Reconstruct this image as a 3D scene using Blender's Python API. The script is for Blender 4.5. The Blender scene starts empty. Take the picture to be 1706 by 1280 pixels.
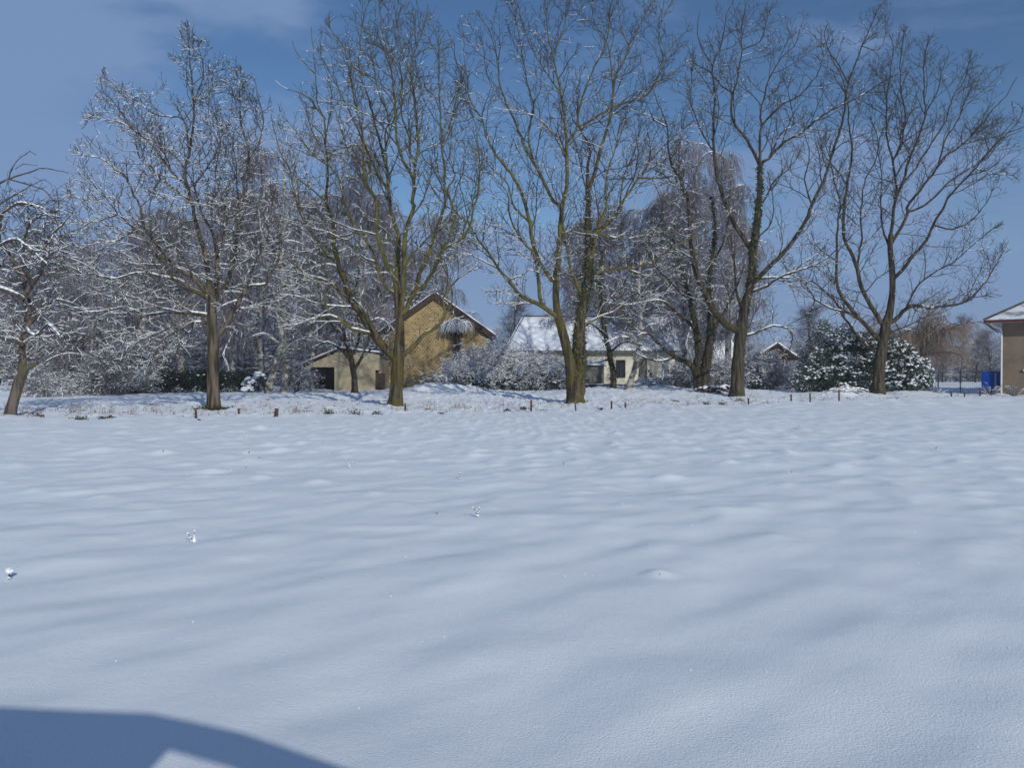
import bpy, math, random
import numpy as np
from math import radians, sin, cos, pi, sqrt, exp, tan, atan2
C = bpy.context.scene
COL = C.collection
R = random.Random(7)
NR = np.random.RandomState(11)

# ------------------------------------------------------------ camera, sky, sun, exposure
CAMH, F, HOR = 1.25, 1329.0, 628.0        # camera height (m), focal length and horizon in photo pixels
cam_d = bpy.data.cameras.new('camera'); cam_d.sensor_width = 36; cam_d.lens = 36 * F / 1706
cam_d.clip_start = 0.05; cam_d.clip_end = 5000
cam = bpy.data.objects.new('camera', cam_d); COL.objects.link(cam)
cam.location = (0, 0, CAMH); cam.rotation_euler = (radians(90 - math.degrees(math.atan((640 - HOR) / F))), 0, 0)
C.camera = cam

SUN_EL = radians(25.0)
sunh = (0.407, -0.914)                     # horizontal direction towards the sun
def build_world():
    w = bpy.data.worlds.new('World'); C.world = w; w.use_nodes = True
    nt = w.node_tree; N = nt.nodes; L = nt.links; N.clear()
    out = N.new('ShaderNodeOutputWorld')
    sky = N.new('ShaderNodeTexSky'); sky.sky_type = 'NISHITA'; sky.sun_disc = False
    sky.sun_elevation = SUN_EL; sky.sun_rotation = atan2(sunh[0], sunh[1])
    sky.air_density = 1.0; sky.dust_density = 0.2; sky.ozone_density = 3.0; sky.altitude = 100
    bg = N.new('ShaderNodeBackground'); bg.inputs[1].default_value = 0.069
    hs = N.new('ShaderNodeHueSaturation'); hs.inputs['Saturation'].default_value = 1.15
    L.new(sky.outputs[0], hs.inputs['Color']); vm = N.new('ShaderNodeVectorMath'); vm.operation = 'MULTIPLY'; vm.inputs[1].default_value = (1.08, 1.02, 1.06); L.new(hs.outputs[0], vm.inputs[0]); L.new(vm.outputs[0], bg.inputs[0])
    cl = N.new('ShaderNodeBackground'); cl.inputs[1].default_value = 1.0
    cl.inputs[0].default_value = (0.174, 0.264, 0.452, 1)
    tc = N.new('ShaderNodeTexCoord'); sx = N.new('ShaderNodeSeparateXYZ'); L.new(tc.outputs['Generated'], sx.inputs[0])
    def M(op, a, b=None, clamp=False):
        n = N.new('ShaderNodeMath'); n.operation = op; n.use_clamp = clamp
        for i, v in enumerate((a, b)):
            if v is None: continue
            if isinstance(v, (int, float)): n.inputs[i].default_value = v
            else: L.new(v, n.inputs[i])
        return n.outputs[0]
    den = M('ADD', M('MAXIMUM', sx.outputs[2], 0.0), 0.22)
    u = M('DIVIDE', sx.outputs[0], den); v = M('DIVIDE', sx.outputs[1], den)
    cx = N.new('ShaderNodeCombineXYZ'); L.new(u, cx.inputs[0]); L.new(v, cx.inputs[1])
    mp = N.new('ShaderNodeMapping'); mp.inputs['Location'].default_value = (3.1, 0.4, 0); mp.inputs['Rotation'].default_value = (0, 0, radians(-28))
    mp.inputs['Scale'].default_value = (0.75, 1.5, 1); L.new(cx.outputs[0], mp.inputs[0])
    nz = N.new('ShaderNodeTexNoise'); nz.inputs['Scale'].default_value = 1.9; nz.inputs['Detail'].default_value = 7
    nz.inputs['Roughness'].default_value = 0.58; nz.inputs['Distortion'].default_value = 0.35; L.new(mp.outputs[0], nz.inputs['Vector'])
    # more cloud low down and towards the left
    low = M('MULTIPLY', M('SUBTRACT', 0.31, sx.outputs[2], True), 1.8)
    left = M('MULTIPLY', M('SUBTRACT', M('MULTIPLY', sx.outputs[0], -1.0), 0.06, True), 0.68)
    s = M('ADD', M('ADD', M('SUBTRACT', M('MULTIPLY', nz.outputs['Fac'], 1.4), .21), low), left)
    rp = N.new('ShaderNodeMapRange'); rp.interpolation_type = 'SMOOTHSTEP'
    rp.inputs['From Min'].default_value = 0.49; rp.inputs['From Max'].default_value = 0.80
    rp.inputs['To Max'].default_value = 0.9; L.new(s, rp.inputs['Value'])
    mx = N.new('ShaderNodeMixShader'); L.new(rp.outputs[0], mx.inputs[0]); L.new(bg.outputs[0], mx.inputs[1]); L.new(cl.outputs[0], mx.inputs[2])
    L.new(mx.outputs[0], out.inputs[0])
build_world()
sd = bpy.data.lights.new('sun', 'SUN'); sd.energy = 2.6; sd.angle = radians(0.55); sd.color = (1.0, 0.99, 0.92)
sun = bpy.data.objects.new('sun', sd); COL.objects.link(sun); sun.location = (20, -40, 30)
sun.rotation_euler = (radians(90) - SUN_EL, 0, atan2(sunh[0], -sunh[1]))
C.view_settings.view_transform = 'Standard'; C.view_settings.look = 'None'
C.view_settings.exposure = 0.15; C.view_settings.gamma = 1.0
C.cycles.max_bounces = 6; C.cycles.diffuse_bounces = 3; C.cycles.transparent_max_bounces = 8
C.cycles.use_denoising = True; C.cycles.denoiser = 'OPENIMAGEDENOISE'; C.cycles.denoising_input_passes = 'RGB_ALBEDO_NORMAL'; C.cycles.denoising_prefilter = 'ACCURATE'
C.cycles.pixel_filter_type = 'BLACKMAN_HARRIS'; C.cycles.filter_width = 1.6

# ------------------------------------------------------------ materials
def lin(r, g, b):
    f = lambda c: (c / 255 / 12.92) if c / 255 <= .04045 else ((c / 255 + .055) / 1.055) ** 2.4
    return (f(r), f(g), f(b), 1)
def mat(name, base=(.5, .5, .5), rough=.8, spec=.3):
    m = bpy.data.materials.new(name); m.use_nodes = True
    b = m.node_tree.nodes['Principled BSDF']
    b.inputs['Base Color'].default_value = (*base[:3], 1); b.inputs['Roughness'].default_value = rough
    b.inputs['Specular IOR Level'].default_value = spec
    return m
def noise_mat(name, c1, c2, scale=6, rough=.85, bump=0., bscale=None, c3=None, stretch=(1, 1, 1), lo=.35, hi=.65, spec=.2, detail=5, bdist=.02):
    m = mat(name, c1, rough, spec); nt = m.node_tree; N = nt.nodes; L = nt.links; b = N['Principled BSDF']
    tc = N.new('ShaderNodeTexCoord'); mp = N.new('ShaderNodeMapping'); mp.inputs['Scale'].default_value = stretch
    L.new(tc.outputs['Object'], mp.inputs[0])
    n = N.new('ShaderNodeTexNoise'); n.inputs['Scale'].default_value = scale; n.inputs['Detail'].default_value = detail
    L.new(mp.outputs[0], n.inputs['Vector'])
    r = N.new('ShaderNodeValToRGB'); e = r.color_ramp.elements
    e[0].position = lo; e[0].color = (*c1[:3], 1); e[1].position = hi; e[1].color = (*c2[:3], 1)
    if c3: x = e.new(.5 * (lo + hi)); x.color = (*c3[:3], 1)
    L.new(n.outputs['Fac'], r.inputs[0]); L.new(r.outputs[0], b.inputs['Base Color'])
    if bump:
        n2 = N.new('ShaderNodeTexNoise'); n2.inputs['Scale'].default_value = bscale or scale * 3; n2.inputs['Detail'].default_value = 4
        L.new(mp.outputs[0], n2.inputs['Vector'])
        bp = N.new('ShaderNodeBump'); bp.inputs['Strength'].default_value = bump; bp.inputs['Distance'].default_value = bdist
        L.new(n2.outputs['Fac'], bp.inputs['Height']); L.new(bp.outputs[0], b.inputs['Normal'])
    return m
def bark_mat(name, dark, light, moss, mossamt=.5):
    m = noise_mat(name, dark, light, 8, .95, 1.0, 15, stretch=(1, 1, .11), lo=.43, hi=.60, bdist=.08)
    nt = m.node_tree; N = nt.nodes; L = nt.links; b = N['Principled BSDF']
    src = b.inputs['Base Color'].links[0].from_socket
    tc = N.new('ShaderNodeTexCoord'); n = N.new('ShaderNodeTexNoise'); n.inputs['Scale'].default_value = 1.7; n.inputs['Detail'].default_value = 6
    L.new(tc.outputs['Object'], n.inputs['Vector'])
    mr = N.new('ShaderNodeMapRange'); mr.inputs['From Min'].default_value = .62 - mossamt * .35; mr.inputs['From Max'].default_value = .75 - mossamt * .2
    L.new(n.outputs['Fac'], mr.inputs['Value'])
    mx = N.new('ShaderNodeMix'); mx.data_type = 'RGBA'; L.new(mr.outputs[0], mx.inputs[0]); L.new(src, mx.inputs[6]); mx.inputs[7].default_value = (*moss[:3], 1)
    L.new(mx.outputs[2], b.inputs['Base Color'])
    return m
SNOW = (.84, .87, .90)
M_SNOW = noise_mat('snow_on_things', (.82, .85, .89), (.88, .90, .92), 20, .7, .25, 60, spec=.15)
def ground_snow():
    m = mat('field_snow', SNOW, .62, .25); nt = m.node_tree; N = nt.nodes; L = nt.links; b = N['Principled BSDF']
    tc = N.new('ShaderNodeTexCoord')
    n1 = N.new('ShaderNodeTexNoise'); n1.inputs['Scale'].default_value = 105; n1.inputs['Detail'].default_value = 5; n1.inputs['Roughness'].default_value = .65
    n2 = N.new('ShaderNodeTexNoise'); n2.inputs['Scale'].default_value = 9; n2.inputs['Detail'].default_value = 3
    L.new(tc.outputs['Object'], n1.inputs['Vector']); L.new(tc.outputs['Object'], n2.inputs['Vector'])
    b1 = N.new('ShaderNodeBump'); b1.inputs['Strength'].default_value = .85; b1.inputs['Distance'].default_value = .006
    b2 = N.new('ShaderNodeBump'); b2.inputs['Strength'].default_value = .5; b2.inputs['Distance'].default_value = .006
    L.new(n1.outputs['Fac'], b1.inputs['Height']); L.new(n2.outputs['Fac'], b2.inputs['Height']); L.new(b1.outputs[0], b2.inputs['Normal'])
    L.new(b2.outputs[0], b.inputs['Normal'])
    return m
M_GROUND = ground_snow()
B_GREY = bark_mat('walnut_bark_grey', (.035, .027, .020), (.15, .118, .088), (.075, .07, .027), .30)
B_MOSS = bark_mat('walnut_bark_mossy', (.028, .021, .014), (.115, .09, .06), (.085, .073, .018), .55)
B_DARK = bark_mat('walnut_bark_dark', (.026, .02, .015), (.10, .078, .057), (.055, .05, .02), .40)
B_TWIG = noise_mat('twig_bark', (.042, .037, .031), (.095, .083, .066), 3)
B_TWIGM = noise_mat('twig_bark_mossy', (.045, .04, .026), (.10, .09, .05), 2)
B_YELL = bark_mat('mossy_bough_bark', (.045, .038, .019), (.14, .115, .06), (.125, .115, .03), .8)
B_PLUM = bark_mat('plum_bark', (.06, .045, .04), (.15, .12, .10), (.11, .11, .06), .35)
B_BIRCH = noise_mat('birch_bark', (.10, .09, .08), (.42, .39, .34), 3.5, .85, .5, 20, stretch=(1, 1, 1.6), lo=.40, hi=.6)
B_BTWIG = noise_mat('birch_twig', (.15, .14, .165), (.26, .25, .285), .6)
B_GTWIG = noise_mat('thicket_twig', (.12, .115, .13), (.22, .215, .24), .8)
B_WILLOW = noise_mat('willow_twig', (.17, .125, .095), (.25, .19, .145), .8)
B_SHRUB = noise_mat('frosty_stem', (.13, .12, .125), (.27, .265, .28), 1.2)
M_FROST = noise_mat('frosted_twig', (.26, .27, .31), (.50, .52, .56), .9, .8)
M_IVY = noise_mat('ivy_leaf', (.018, .03, .010), (.05, .075, .025), 5, .5, spec=.4)
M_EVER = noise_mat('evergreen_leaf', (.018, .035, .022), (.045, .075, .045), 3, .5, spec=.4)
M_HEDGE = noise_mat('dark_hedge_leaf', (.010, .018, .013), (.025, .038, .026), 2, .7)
M_CONIF = noise_mat('blue_conifer_leaf', (.05, .075, .07), (.11, .14, .13), 2, .7)

# ------------------------------------------------------------ helpers
def tag(o, label=None, cat=None, group=None, kind=None):
    if label: o['label'] = label
    if cat: o['category'] = cat
    if group: o['group'] = group
    if kind: o['kind'] = kind
    return o
def thing(name, label, cat, loc, group=None):
    o = bpy.data.objects.new(name, None); COL.objects.link(o); o.location = loc; o.empty_display_size = .3
    return tag(o, label, cat, group)
def mesh_np(name, V, faces_k, m, parent=None, smooth=False):
    """V (n,3) ; faces_k list of (nf,k) int arrays ; world coords, made local to the parent"""
    V = np.asarray(V, dtype=np.float32)
    if parent is not None:
        p = parent; off = np.zeros(3)
        while p is not None: off = off + np.array(p.location); p = p.parent
        V = V - off.astype(np.float32)
    me = bpy.data.meshes.new(name)
    faces_k = [f for f in faces_k if len(f)]
    nl = sum(f.size for f in faces_k); nf = sum(len(f) for f in faces_k)
    me.vertices.add(len(V)); me.vertices.foreach_set('co', V.ravel())
    me.loops.add(nl); me.polygons.add(nf)
    me.loops.foreach_set('vertex_index', np.concatenate([f.ravel() for f in faces_k]).astype(np.int32))
    tot = np.concatenate([np.full(len(f), f.shape[1]) for f in faces_k]).astype(np.int32)
    me.polygons.foreach_set('loop_start', (np.cumsum(tot) - tot).astype(np.int32))
    if smooth: me.polygons.foreach_set('use_smooth', np.ones(nf, dtype=bool))
    me.update(calc_edges=True)
    if m is not None: me.materials.append(m)
    o = bpy.data.objects.new(name, me); COL.objects.link(o)
    if parent is not None: o.parent = parent
    return o
class MB:
    """collects boxes / prisms / quads for ONE mesh"""
    def __init__(s): s.v = []; s.f = []
    def add(s, vs, fs):
        n = len(s.v); s.v += [tuple(v) for v in vs]; s.f += [tuple(i + n for i in f) for f in fs]; return s
    def box(s, x0, x1, y0, y1, z0, z1):
        return s.add([(x0, y0, z0), (x1, y0, z0), (x1, y1, z0), (x0, y1, z0), (x0, y0, z1), (x1, y0, z1), (x1, y1, z1), (x0, y1, z1)],
                     [(0, 3, 2, 1), (4, 5, 6, 7), (0, 1, 5, 4), (1, 2, 6, 5), (2, 3, 7, 6), (3, 0, 4, 7)])
    def slab(s, quad, th, nrm=(0, 0, 1)):
        n = np.array(nrm) * th; q = [np.array(p, float) for p in quad]; k = len(q)
        vs = q + [p + n for p in q]
        return s.add(vs, [tuple(range(k))[::-1], tuple(range(k, 2 * k))] + [(i, (i + 1) % k, (i + 1) % k + k, i + k) for i in range(k)])
    def prism(s, poly, y0, y1):      # polygon in x,z extruded in y
        k = len(poly); vs = [(x, y0, z) for x, z in poly] + [(x, y1, z) for x, z in poly]
        return s.add(vs, [tuple(range(k)), tuple(range(k, 2 * k))[::-1]] + [(i, i + k, (i + 1) % k + k, (i + 1) % k) for i in range(k)])
    def build(s, name, m, parent=None, smooth=False, bevel=0):
        me = bpy.data.meshes.new(name)
        off = np.zeros(3); p = parent
        while p is not None: off = off + np.array(p.location); p = p.parent
        me.from_pydata([tuple(np.array(v) - off) for v in s.v], [], s.f); me.update()
        if m: me.materials.append(m)
        o = bpy.data.objects.new(name, me); COL.objects.link(o)
        if parent is not None: o.parent = parent
        if bevel:
            b = o.modifiers.new('b', 'BEVEL'); b.width = bevel; b.segments = 2; b.limit_method = 'ANGLE'
        return o

# 2D gradient noise
_perm = NR.permutation(512)
def pn(x, y, seed=0):
    x = np.asarray(x, float); y = np.asarray(y, float)
    xi = np.floor(x).astype(int); yi = np.floor(y).astype(int); xf = x - xi; yf = y - yi
    def g(ix, iy):
        h = _perm[(_perm[(ix + seed * 37) & 511] + iy) & 511] * (2 * pi / 512.)
        return np.cos(h), np.sin(h)
    u = xf * xf * xf * (xf * (xf * 6 - 15) + 10); v = yf * yf * yf * (yf * (yf * 6 - 15) + 10)
    a = g(xi, yi); b = g(xi + 1, yi); c = g(xi, yi + 1); d = g(xi + 1, yi + 1)
    n0 = a[0] * xf + a[1] * yf; n1 = b[0] * (xf - 1) + b[1] * yf
    n2 = c[0] * xf + c[1] * (yf - 1); n3 = d[0] * (xf - 1) + d[1] * (yf - 1)
    return 1.5 * ((n0 * (1 - u) + n1 * u) * (1 - v) + (n2 * (1 - u) + n3 * u) * v)

def W(px, py, D):      # point seen at photo pixel (px,py) at distance D
    return np.array(((px - 853) / F * D, D, CAMH - (py - HOR) / F * D))
# ------------------------------------------------------------ terrain
ctl = [(18, 694, 25.2), (356, 682, 30), (660, 676.5, 33), (961, 671.5, 36), (1227, 661, 40), (1461, 655, 42),
       (100, 661, 46), (300, 656, 50), (500, 655, 50), (620, 652, 50), (800, 653, 50), (900, 653, 50), (1010, 652, 47), (1100, 648, 50), (1180, 646, 46),
       (1300, 653, 52), (1400, 655, 46), (1560, 660, 46), (1640, 658, 45), (1700, 658, 45),
       (1620, 666, 40), (1400, 670, 37), (1230, 676, 34), (1040, 683, 31), (885, 688, 29), (700, 690, 28), (460, 693, 27), (330, 697, 25)]
K = np.array([W(*c) for c in ctl])
extra = [(x, y, 0) for x in range(-60, 61, 8) for y in (4, 12, 19)] + [(x, y, .42) for x in range(-110, 111, 10) for y in (62, 75, 95, 120)]
extra += [(x, 24, 0) for x in (-40, -32, -26)] + [(-42, 34, 0.02), (-50, 48, .15), (46, 38, .12), (52, 50, .22), (2, 25.5, 0), (10, 27, 0), (20, 30, 0.02), (30, 33, .05)]
K = np.vstack([K, np.array(extra, float)])
def gz(x, y):
    x = np.asarray(x, float); y = np.asarray(y, float); sh = x.shape
    x = x.ravel(); y = y.ravel(); out = np.zeros(len(x))
    for s in range(0, len(x), 20000):
        dx = x[s:s + 20000, None] - K[None, :, 0]; dy = y[s:s + 20000, None] - K[None, :, 1]
        w = np.exp(-(dx * dx + dy * dy) / (2 * 3.6 ** 2)) + 1e-6 / (1 + dx * dx + dy * dy)
        out[s:s + 20000] = (w * K[None, :, 2]).sum(1) / w.sum(1)
    far = np.clip((y - 110) / 200, 0, 1)
    out = out * (1 - far) + .42 * far
    out = np.where(y < 4, 0, out)
    return out.reshape(sh)
def relief(x, y):
    n = .038 * pn(x / 2.3 + .25 * y, y / 2.0, 1) + .024 * pn(x / .95 - .35 * y, y / .95, 2) + .023 * pn(x / .50 - .25 * y, y / .55, 3) + .0045 * pn(x / .21, y / .22, 9) * np.clip((y - 3) / 8, .25, 1)
    u = .74 * x + .67 * y; v = -.67 * x + .74 * y
    n = n * .85 + .0105 * pn(u / 1.3, v / .44, 21) + .0075 * pn(u / .7, v / .24, 22)
    n = n * (.72 + .28 * np.clip((y - 3) / 10, 0, 1))
    near = np.clip((y - 4) / 9, 0, 1)
    c = np.clip(pn(x / .42, y / .40, 4) - .30, 0, 1); n = n + .10 * c * near
    c2 = np.clip(pn(x / .27, y / .25, 5) - .22, 0, 1); k2 = np.clip((y - 9) / 12, 0, 1); n = n + .10 * c2 * k2
    # rough grassy strip along the stakes and under the trees
    line = 25 + .30 * np.clip(x + 12, -5, 60)
    k3 = np.clip((y - line + 2.5) / 3.5, 0, 1) * np.clip((60 - y) / 12, 0, 1)
    n = n + k3 * (.075 * pn(x / .75, y / .6, 6) + .085 * np.abs(pn(x / .3, y / .28, 7)) + .03 * pn(x / .16, y / .16, 8))
    return n
def gh(x, y): return float(gz(np.array([x]), np.array([y]))[0])
def build_ground():
    a = 3.6; st = .0125
    ux = np.arange(-math.asinh(800 / a), math.asinh(800 / a), st); xs = a * np.sinh(ux)
    uy = np.arange(-math.asinh(60 / a), math.asinh(900 / a), st * .8); ys = 1.5 + a * np.sinh(uy)
    X, Y = np.meshgrid(xs, ys); ny, nx = X.shape
    Z = gz(X, Y) + relief(X, Y) * np.clip(1 - (np.hypot(X, Y) - 90) / 60, 0, 1)
    # mounds at the foot of trunks and garden heaps
    for (px, py, D, h, r) in ((1400, 655, 41.0, .34, 1.3), (1190, 655, 42.5, .22, .9), (715, 650, 48, .45, 1.6), (770, 652, 49, .35, 2.0), (1010, 652, 48.5, .2, 2.5), (1095, 650, 50.5, .35, 1.6), (1520, 660, 43.5, .22, 2.2), (927, 754, 12.9, .045, .16), (1098, 958, 5.03, .035, .09)):
        w = W(px, py, D); Z += h * np.exp(-((X - w[0]) ** 2 + (Y - w[1]) ** 2) / (2 * (r * .6) ** 2))
    i = np.arange(ny - 1)[:, None] * nx + np.arange(nx - 1)[None, :]
    Fq = np.stack([i, i + 1, i + nx + 1, i + nx], -1).reshape(-1, 4)
    o = mesh_np('snow_field', np.stack([X, Y, Z], -1).reshape(-1, 3), [Fq], M_GROUND, smooth=True)
    tag(o, kind='structure')
build_ground()

# ------------------------------------------------------------ branch geometry
def tubes(lines, kfun, lumps=0.):
    """lines: list of (P (n,3), r (n,)) -> V, [faces]"""
    groups = {}
    for P, r in lines:
        groups.setdefault(kfun(float(max(r))), []).append((P, r))
    VV = []; FF = []; base = 0
    for k, ls in groups.items():
        P = np.concatenate([l[0] for l in ls]); r = np.concatenate([l[1] for l in ls])
        pid = np.concatenate([np.full(len(l[1]), i) for i, l in enumerate(ls)])
        n = len(P); T = np.zeros_like(P); same = pid[:-1] == pid[1:]
        d = P[1:] - P[:-1]; d /= (np.linalg.norm(d, axis=1, keepdims=True) + 1e-9); d[~same] = 0
        T[:-1] += d; T[1:] += d; T /= (np.linalg.norm(T, axis=1, keepdims=True) + 1e-9)
        ref = np.tile(np.array([0, 0, 1.]), (n, 1)); steep = np.abs(T[:, 2]) > .93
        firstid = np.searchsorted(pid, pid); 
        # one reference per line keeps the rings from twisting
        vert = np.zeros(len(ls), bool); np.logical_or.at(vert, pid, steep)
        ref[vert[pid]] = (0.15, 1, 0)
        S = np.cross(T, ref); S /= (np.linalg.norm(S, axis=1, keepdims=True) + 1e-9); U = np.cross(S, T)
        ang = np.arange(k) * 2 * pi / k + (pi / 2 if k == 3 else 0)
        rr = r[:, None] * np.ones(k)[None, :]
        if lumps and k >= 10:
            s = np.arange(n)[:, None] * .35
            rr = rr * (1 + lumps * (pn(ang[None, :] * 3.2 + 5, s * .25, 12) + .6 * pn(ang[None, :] * 1.3, s * .9, 13)) * 1.2)
        V = P[:, None, :] + rr[..., None] * (np.cos(ang)[None, :, None] * S[:, None, :] + np.sin(ang)[None, :, None] * U[:, None, :])
        i = np.nonzero(same)[0][:, None]; j = np.arange(k)[None, :]; jn = (j + 1) % k
        Fq = np.stack([i * k + j, i * k + jn, (i + 1) * k + jn, (i + 1) * k + j], -1).reshape(-1, 4) + base
        VV.append(V.reshape(-1, 3)); FF.append(Fq); base += n * k
    return np.concatenate(VV), FF
def ridges(lines, prob, thick, seed=1, zfade=None, steepmax=.86):
    """snow lying along the upper side of branches"""
    P = np.concatenate([l[0] for l in lines]); r = np.concatenate([l[1] for l in lines])
    pid = np.concatenate([np.full(len(l[1]), i) for i, l in enumerate(lines)])
    rs = np.random.RandomState(seed)
    i = np.nonzero(pid[:-1] == pid[1:])[0]
    d = P[i + 1] - P[i]; ln = np.linalg.norm(d, axis=1) + 1e-9; t = d / ln[:, None]
    pr = np.full(len(i), prob) if zfade is None else prob * zfade(P[i])
    pr = pr * (.55 + .9 * (rs.rand(len(lines))[pid[i]] ))
    keep = (np.abs(t[:, 2]) < steepmax) & (.75 * rs.rand(len(lines))[pid[i]] + .25 * rs.rand(len(i)) < pr)
    i = i[keep]; t = t[keep]
    a = P[i]; b = P[i + 1]; ra = r[i]; rb = r[i + 1]; n = len(i)
    S = np.cross(t, (0, 0, 1.)); S /= (np.linalg.norm(S, axis=1, keepdims=True) + 1e-9)
    f = (1 - np.abs(t[:, 2]) * .75)
    ha = (thick * (.6 + .7 * rs.rand(n)) + np.minimum(ra * .42, .032)) * f; wa = ra * .85 + .004; wb = rb * .85 + .004
    up = np.array([0, 0, 1.])
    q = [a - S * wa[:, None] + up * (ra * .35)[:, None], a - S * (wa * .45)[:, None] + up * (ra * .7 + ha)[:, None], a + S * (wa * .45)[:, None] + up * (ra * .7 + ha)[:, None], a + S * wa[:, None] + up * (ra * .35)[:, None],
         b - S * wb[:, None] + up * (rb * .35)[:, None], b - S * (wb * .45)[:, None] + up * (rb * .7 + ha * .95)[:, None], b + S * (wb * .45)[:, None] + up * (rb * .7 + ha * .95)[:, None], b + S * wb[:, None] + up * (rb * .35)[:, None]]
    V = np.stack(q, 1).reshape(-1, 3)
    o = (np.arange(n) * 8)[:, None]
    fs = [np.concatenate([o + np.array([[0, 1, 5, 4]]), o + np.array([[1, 2, 6, 5]]), o + np.array([[2, 3, 7, 6]]), o + np.array([[0, 3, 2, 1]]), o + np.array([[4, 5, 6, 7]])])]
    return V, fs
def nrm(v):
    l = sqrt(v[0] * v[0] + v[1] * v[1] + v[2] * v[2]) + 1e-9; return (v[0] / l, v[1] / l, v[2] / l)
def perp(d, rnd):
    while True:
        v = (rnd.gauss(0, 1), rnd.gauss(0, 1), rnd.gauss(0, 1)); dt = v[0] * d[0] + v[1] * d[1] + v[2] * d[2]
        w = (v[0] - dt * d[0], v[1] - dt * d[1], v[2] - dt * d[2])
        if w[0] ** 2 + w[1] ** 2 + w[2] ** 2 > .05: return nrm(w)
def grow(out, p, d, L, r, lvl, rnd, P):
    """recursive branch: P = dict(seg, wander, up, sp, ang, ratio, minL, rmin, inside)"""
    n = max(2, int(L / P['seg'][min(lvl, len(P['seg']) - 1)])); sl = L / n
    pts = [p]; rad = [r]; dirs = [d]; wd = P['wander']; wd = wd[min(lvl, len(wd) - 1)] if isinstance(wd, tuple) else wd; rt = P['ratio']; rt = rt[min(lvl, len(rt) - 1)] if isinstance(rt[0], tuple) else rt; up = P['up']
    for i in range(n):
        t = (i + 1) / n
        d = nrm((d[0] + rnd.gauss(0, wd), d[1] + rnd.gauss(0, wd), d[2] + rnd.gauss(0, wd) + up * (.4 + t)))
        p = (p[0] + d[0] * sl, p[1] + d[1] * sl, p[2] + d[2] * sl)
        if P['inside'] and not P['inside'](p):
            if i >= 1: break
            return
        pts.append(p); dirs.append(d); rad.append(max(P['rmin'], r * (1 - .72 * t)))
    out.append((np.array(pts), np.array(rad)))
    if L < P['minL']: return
    m = len(pts) - 1; sp = P['sp'][min(lvl, len(P['sp']) - 1)]
    nc = max(1, int(L * (1 - .18) / sp)); last = None
    for k in range(nc):
        t = .18 + (.80) * (k + rnd.random() * .8) / nc; idx = min(m, max(1, int(t * m + .5)))
        if idx > m: continue
        dd = dirs[idx]; a = radians(rnd.uniform(*P['ang'])); q = perp(dd, rnd)
        if last is not None and q[0] * last[0] + q[1] * last[1] + q[2] * last[2] > .2: q = (-q[0], -q[1], -q[2])
        last = q
        c, s = cos(a), sin(a)
        nd = nrm((dd[0] * c + q[0] * s, dd[1] * c + q[1] * s, dd[2] * c + q[2] * s + P.get('cup', .1)))
        cl = L * rnd.uniform(*rt) * (1 - .45 * t)
        if cl < P['tiny']: cl = P['tiny'] * rnd.uniform(.8, 1.4)
        grow(out, pts[idx], nd, cl, max(P['rmin'], rad[idx] * rnd.uniform(.5, .72)), lvl + 1, rnd, P)
def catmull(pts, step):
    P = [np.array(p, float) for p in pts]; P = [2 * P[0] - P[1]] + P + [2 * P[-1] - P[-2]]; out = []
    for i in range(1, len(P) - 2):
        n = max(1, int(np.linalg.norm((P[i + 1] - P[i])[:2]) / step))
        for k in range(n):
            t = k / n
            out.append(.5 * ((2 * P[i]) + (-P[i - 1] + P[i + 1]) * t + (2 * P[i - 1] - 5 * P[i] + 4 * P[i + 1] - P[i + 2]) * t * t + (-P[i - 1] + 3 * P[i] - 3 * P[i + 1] + P[i + 2]) * t ** 3))
    out.append(P[-2]); return np.array(out)
def in_poly(x, y, poly):
    c = False; j = len(poly) - 1
    for i in range(len(poly)):
        xi, yi = poly[i]; xj, yj = poly[j]
        if (yi > y) != (yj > y) and x < (xj - xi) * (y - yi) / (yj - yi) + xi: c = not c
        j = i
    return c
kf = lambda r: 18 if r > .13 else 9 if r > .05 else 6 if r > .022 else 4 if r > .011 else 3

def leaves(centers, size, seed, flat=.0):
    rs = np.random.RandomState(seed); n = len(centers)
    a = rs.normal(size=(n, 3)); a /= np.linalg.norm(a, axis=1, keepdims=True)
    b = np.cross(a, rs.normal(size=(n, 3))); b /= np.linalg.norm(b, axis=1, keepdims=True)
    s = size * (.6 + .8 * rs.rand(n))[:, None]
    q = np.stack([centers - a * s * .5, centers + b * s * .33, centers + a * s * .5, centers - b * s * .33], 1).reshape(-1, 3)
    return q, [np.arange(n * 4).reshape(-1, 4)]

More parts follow.
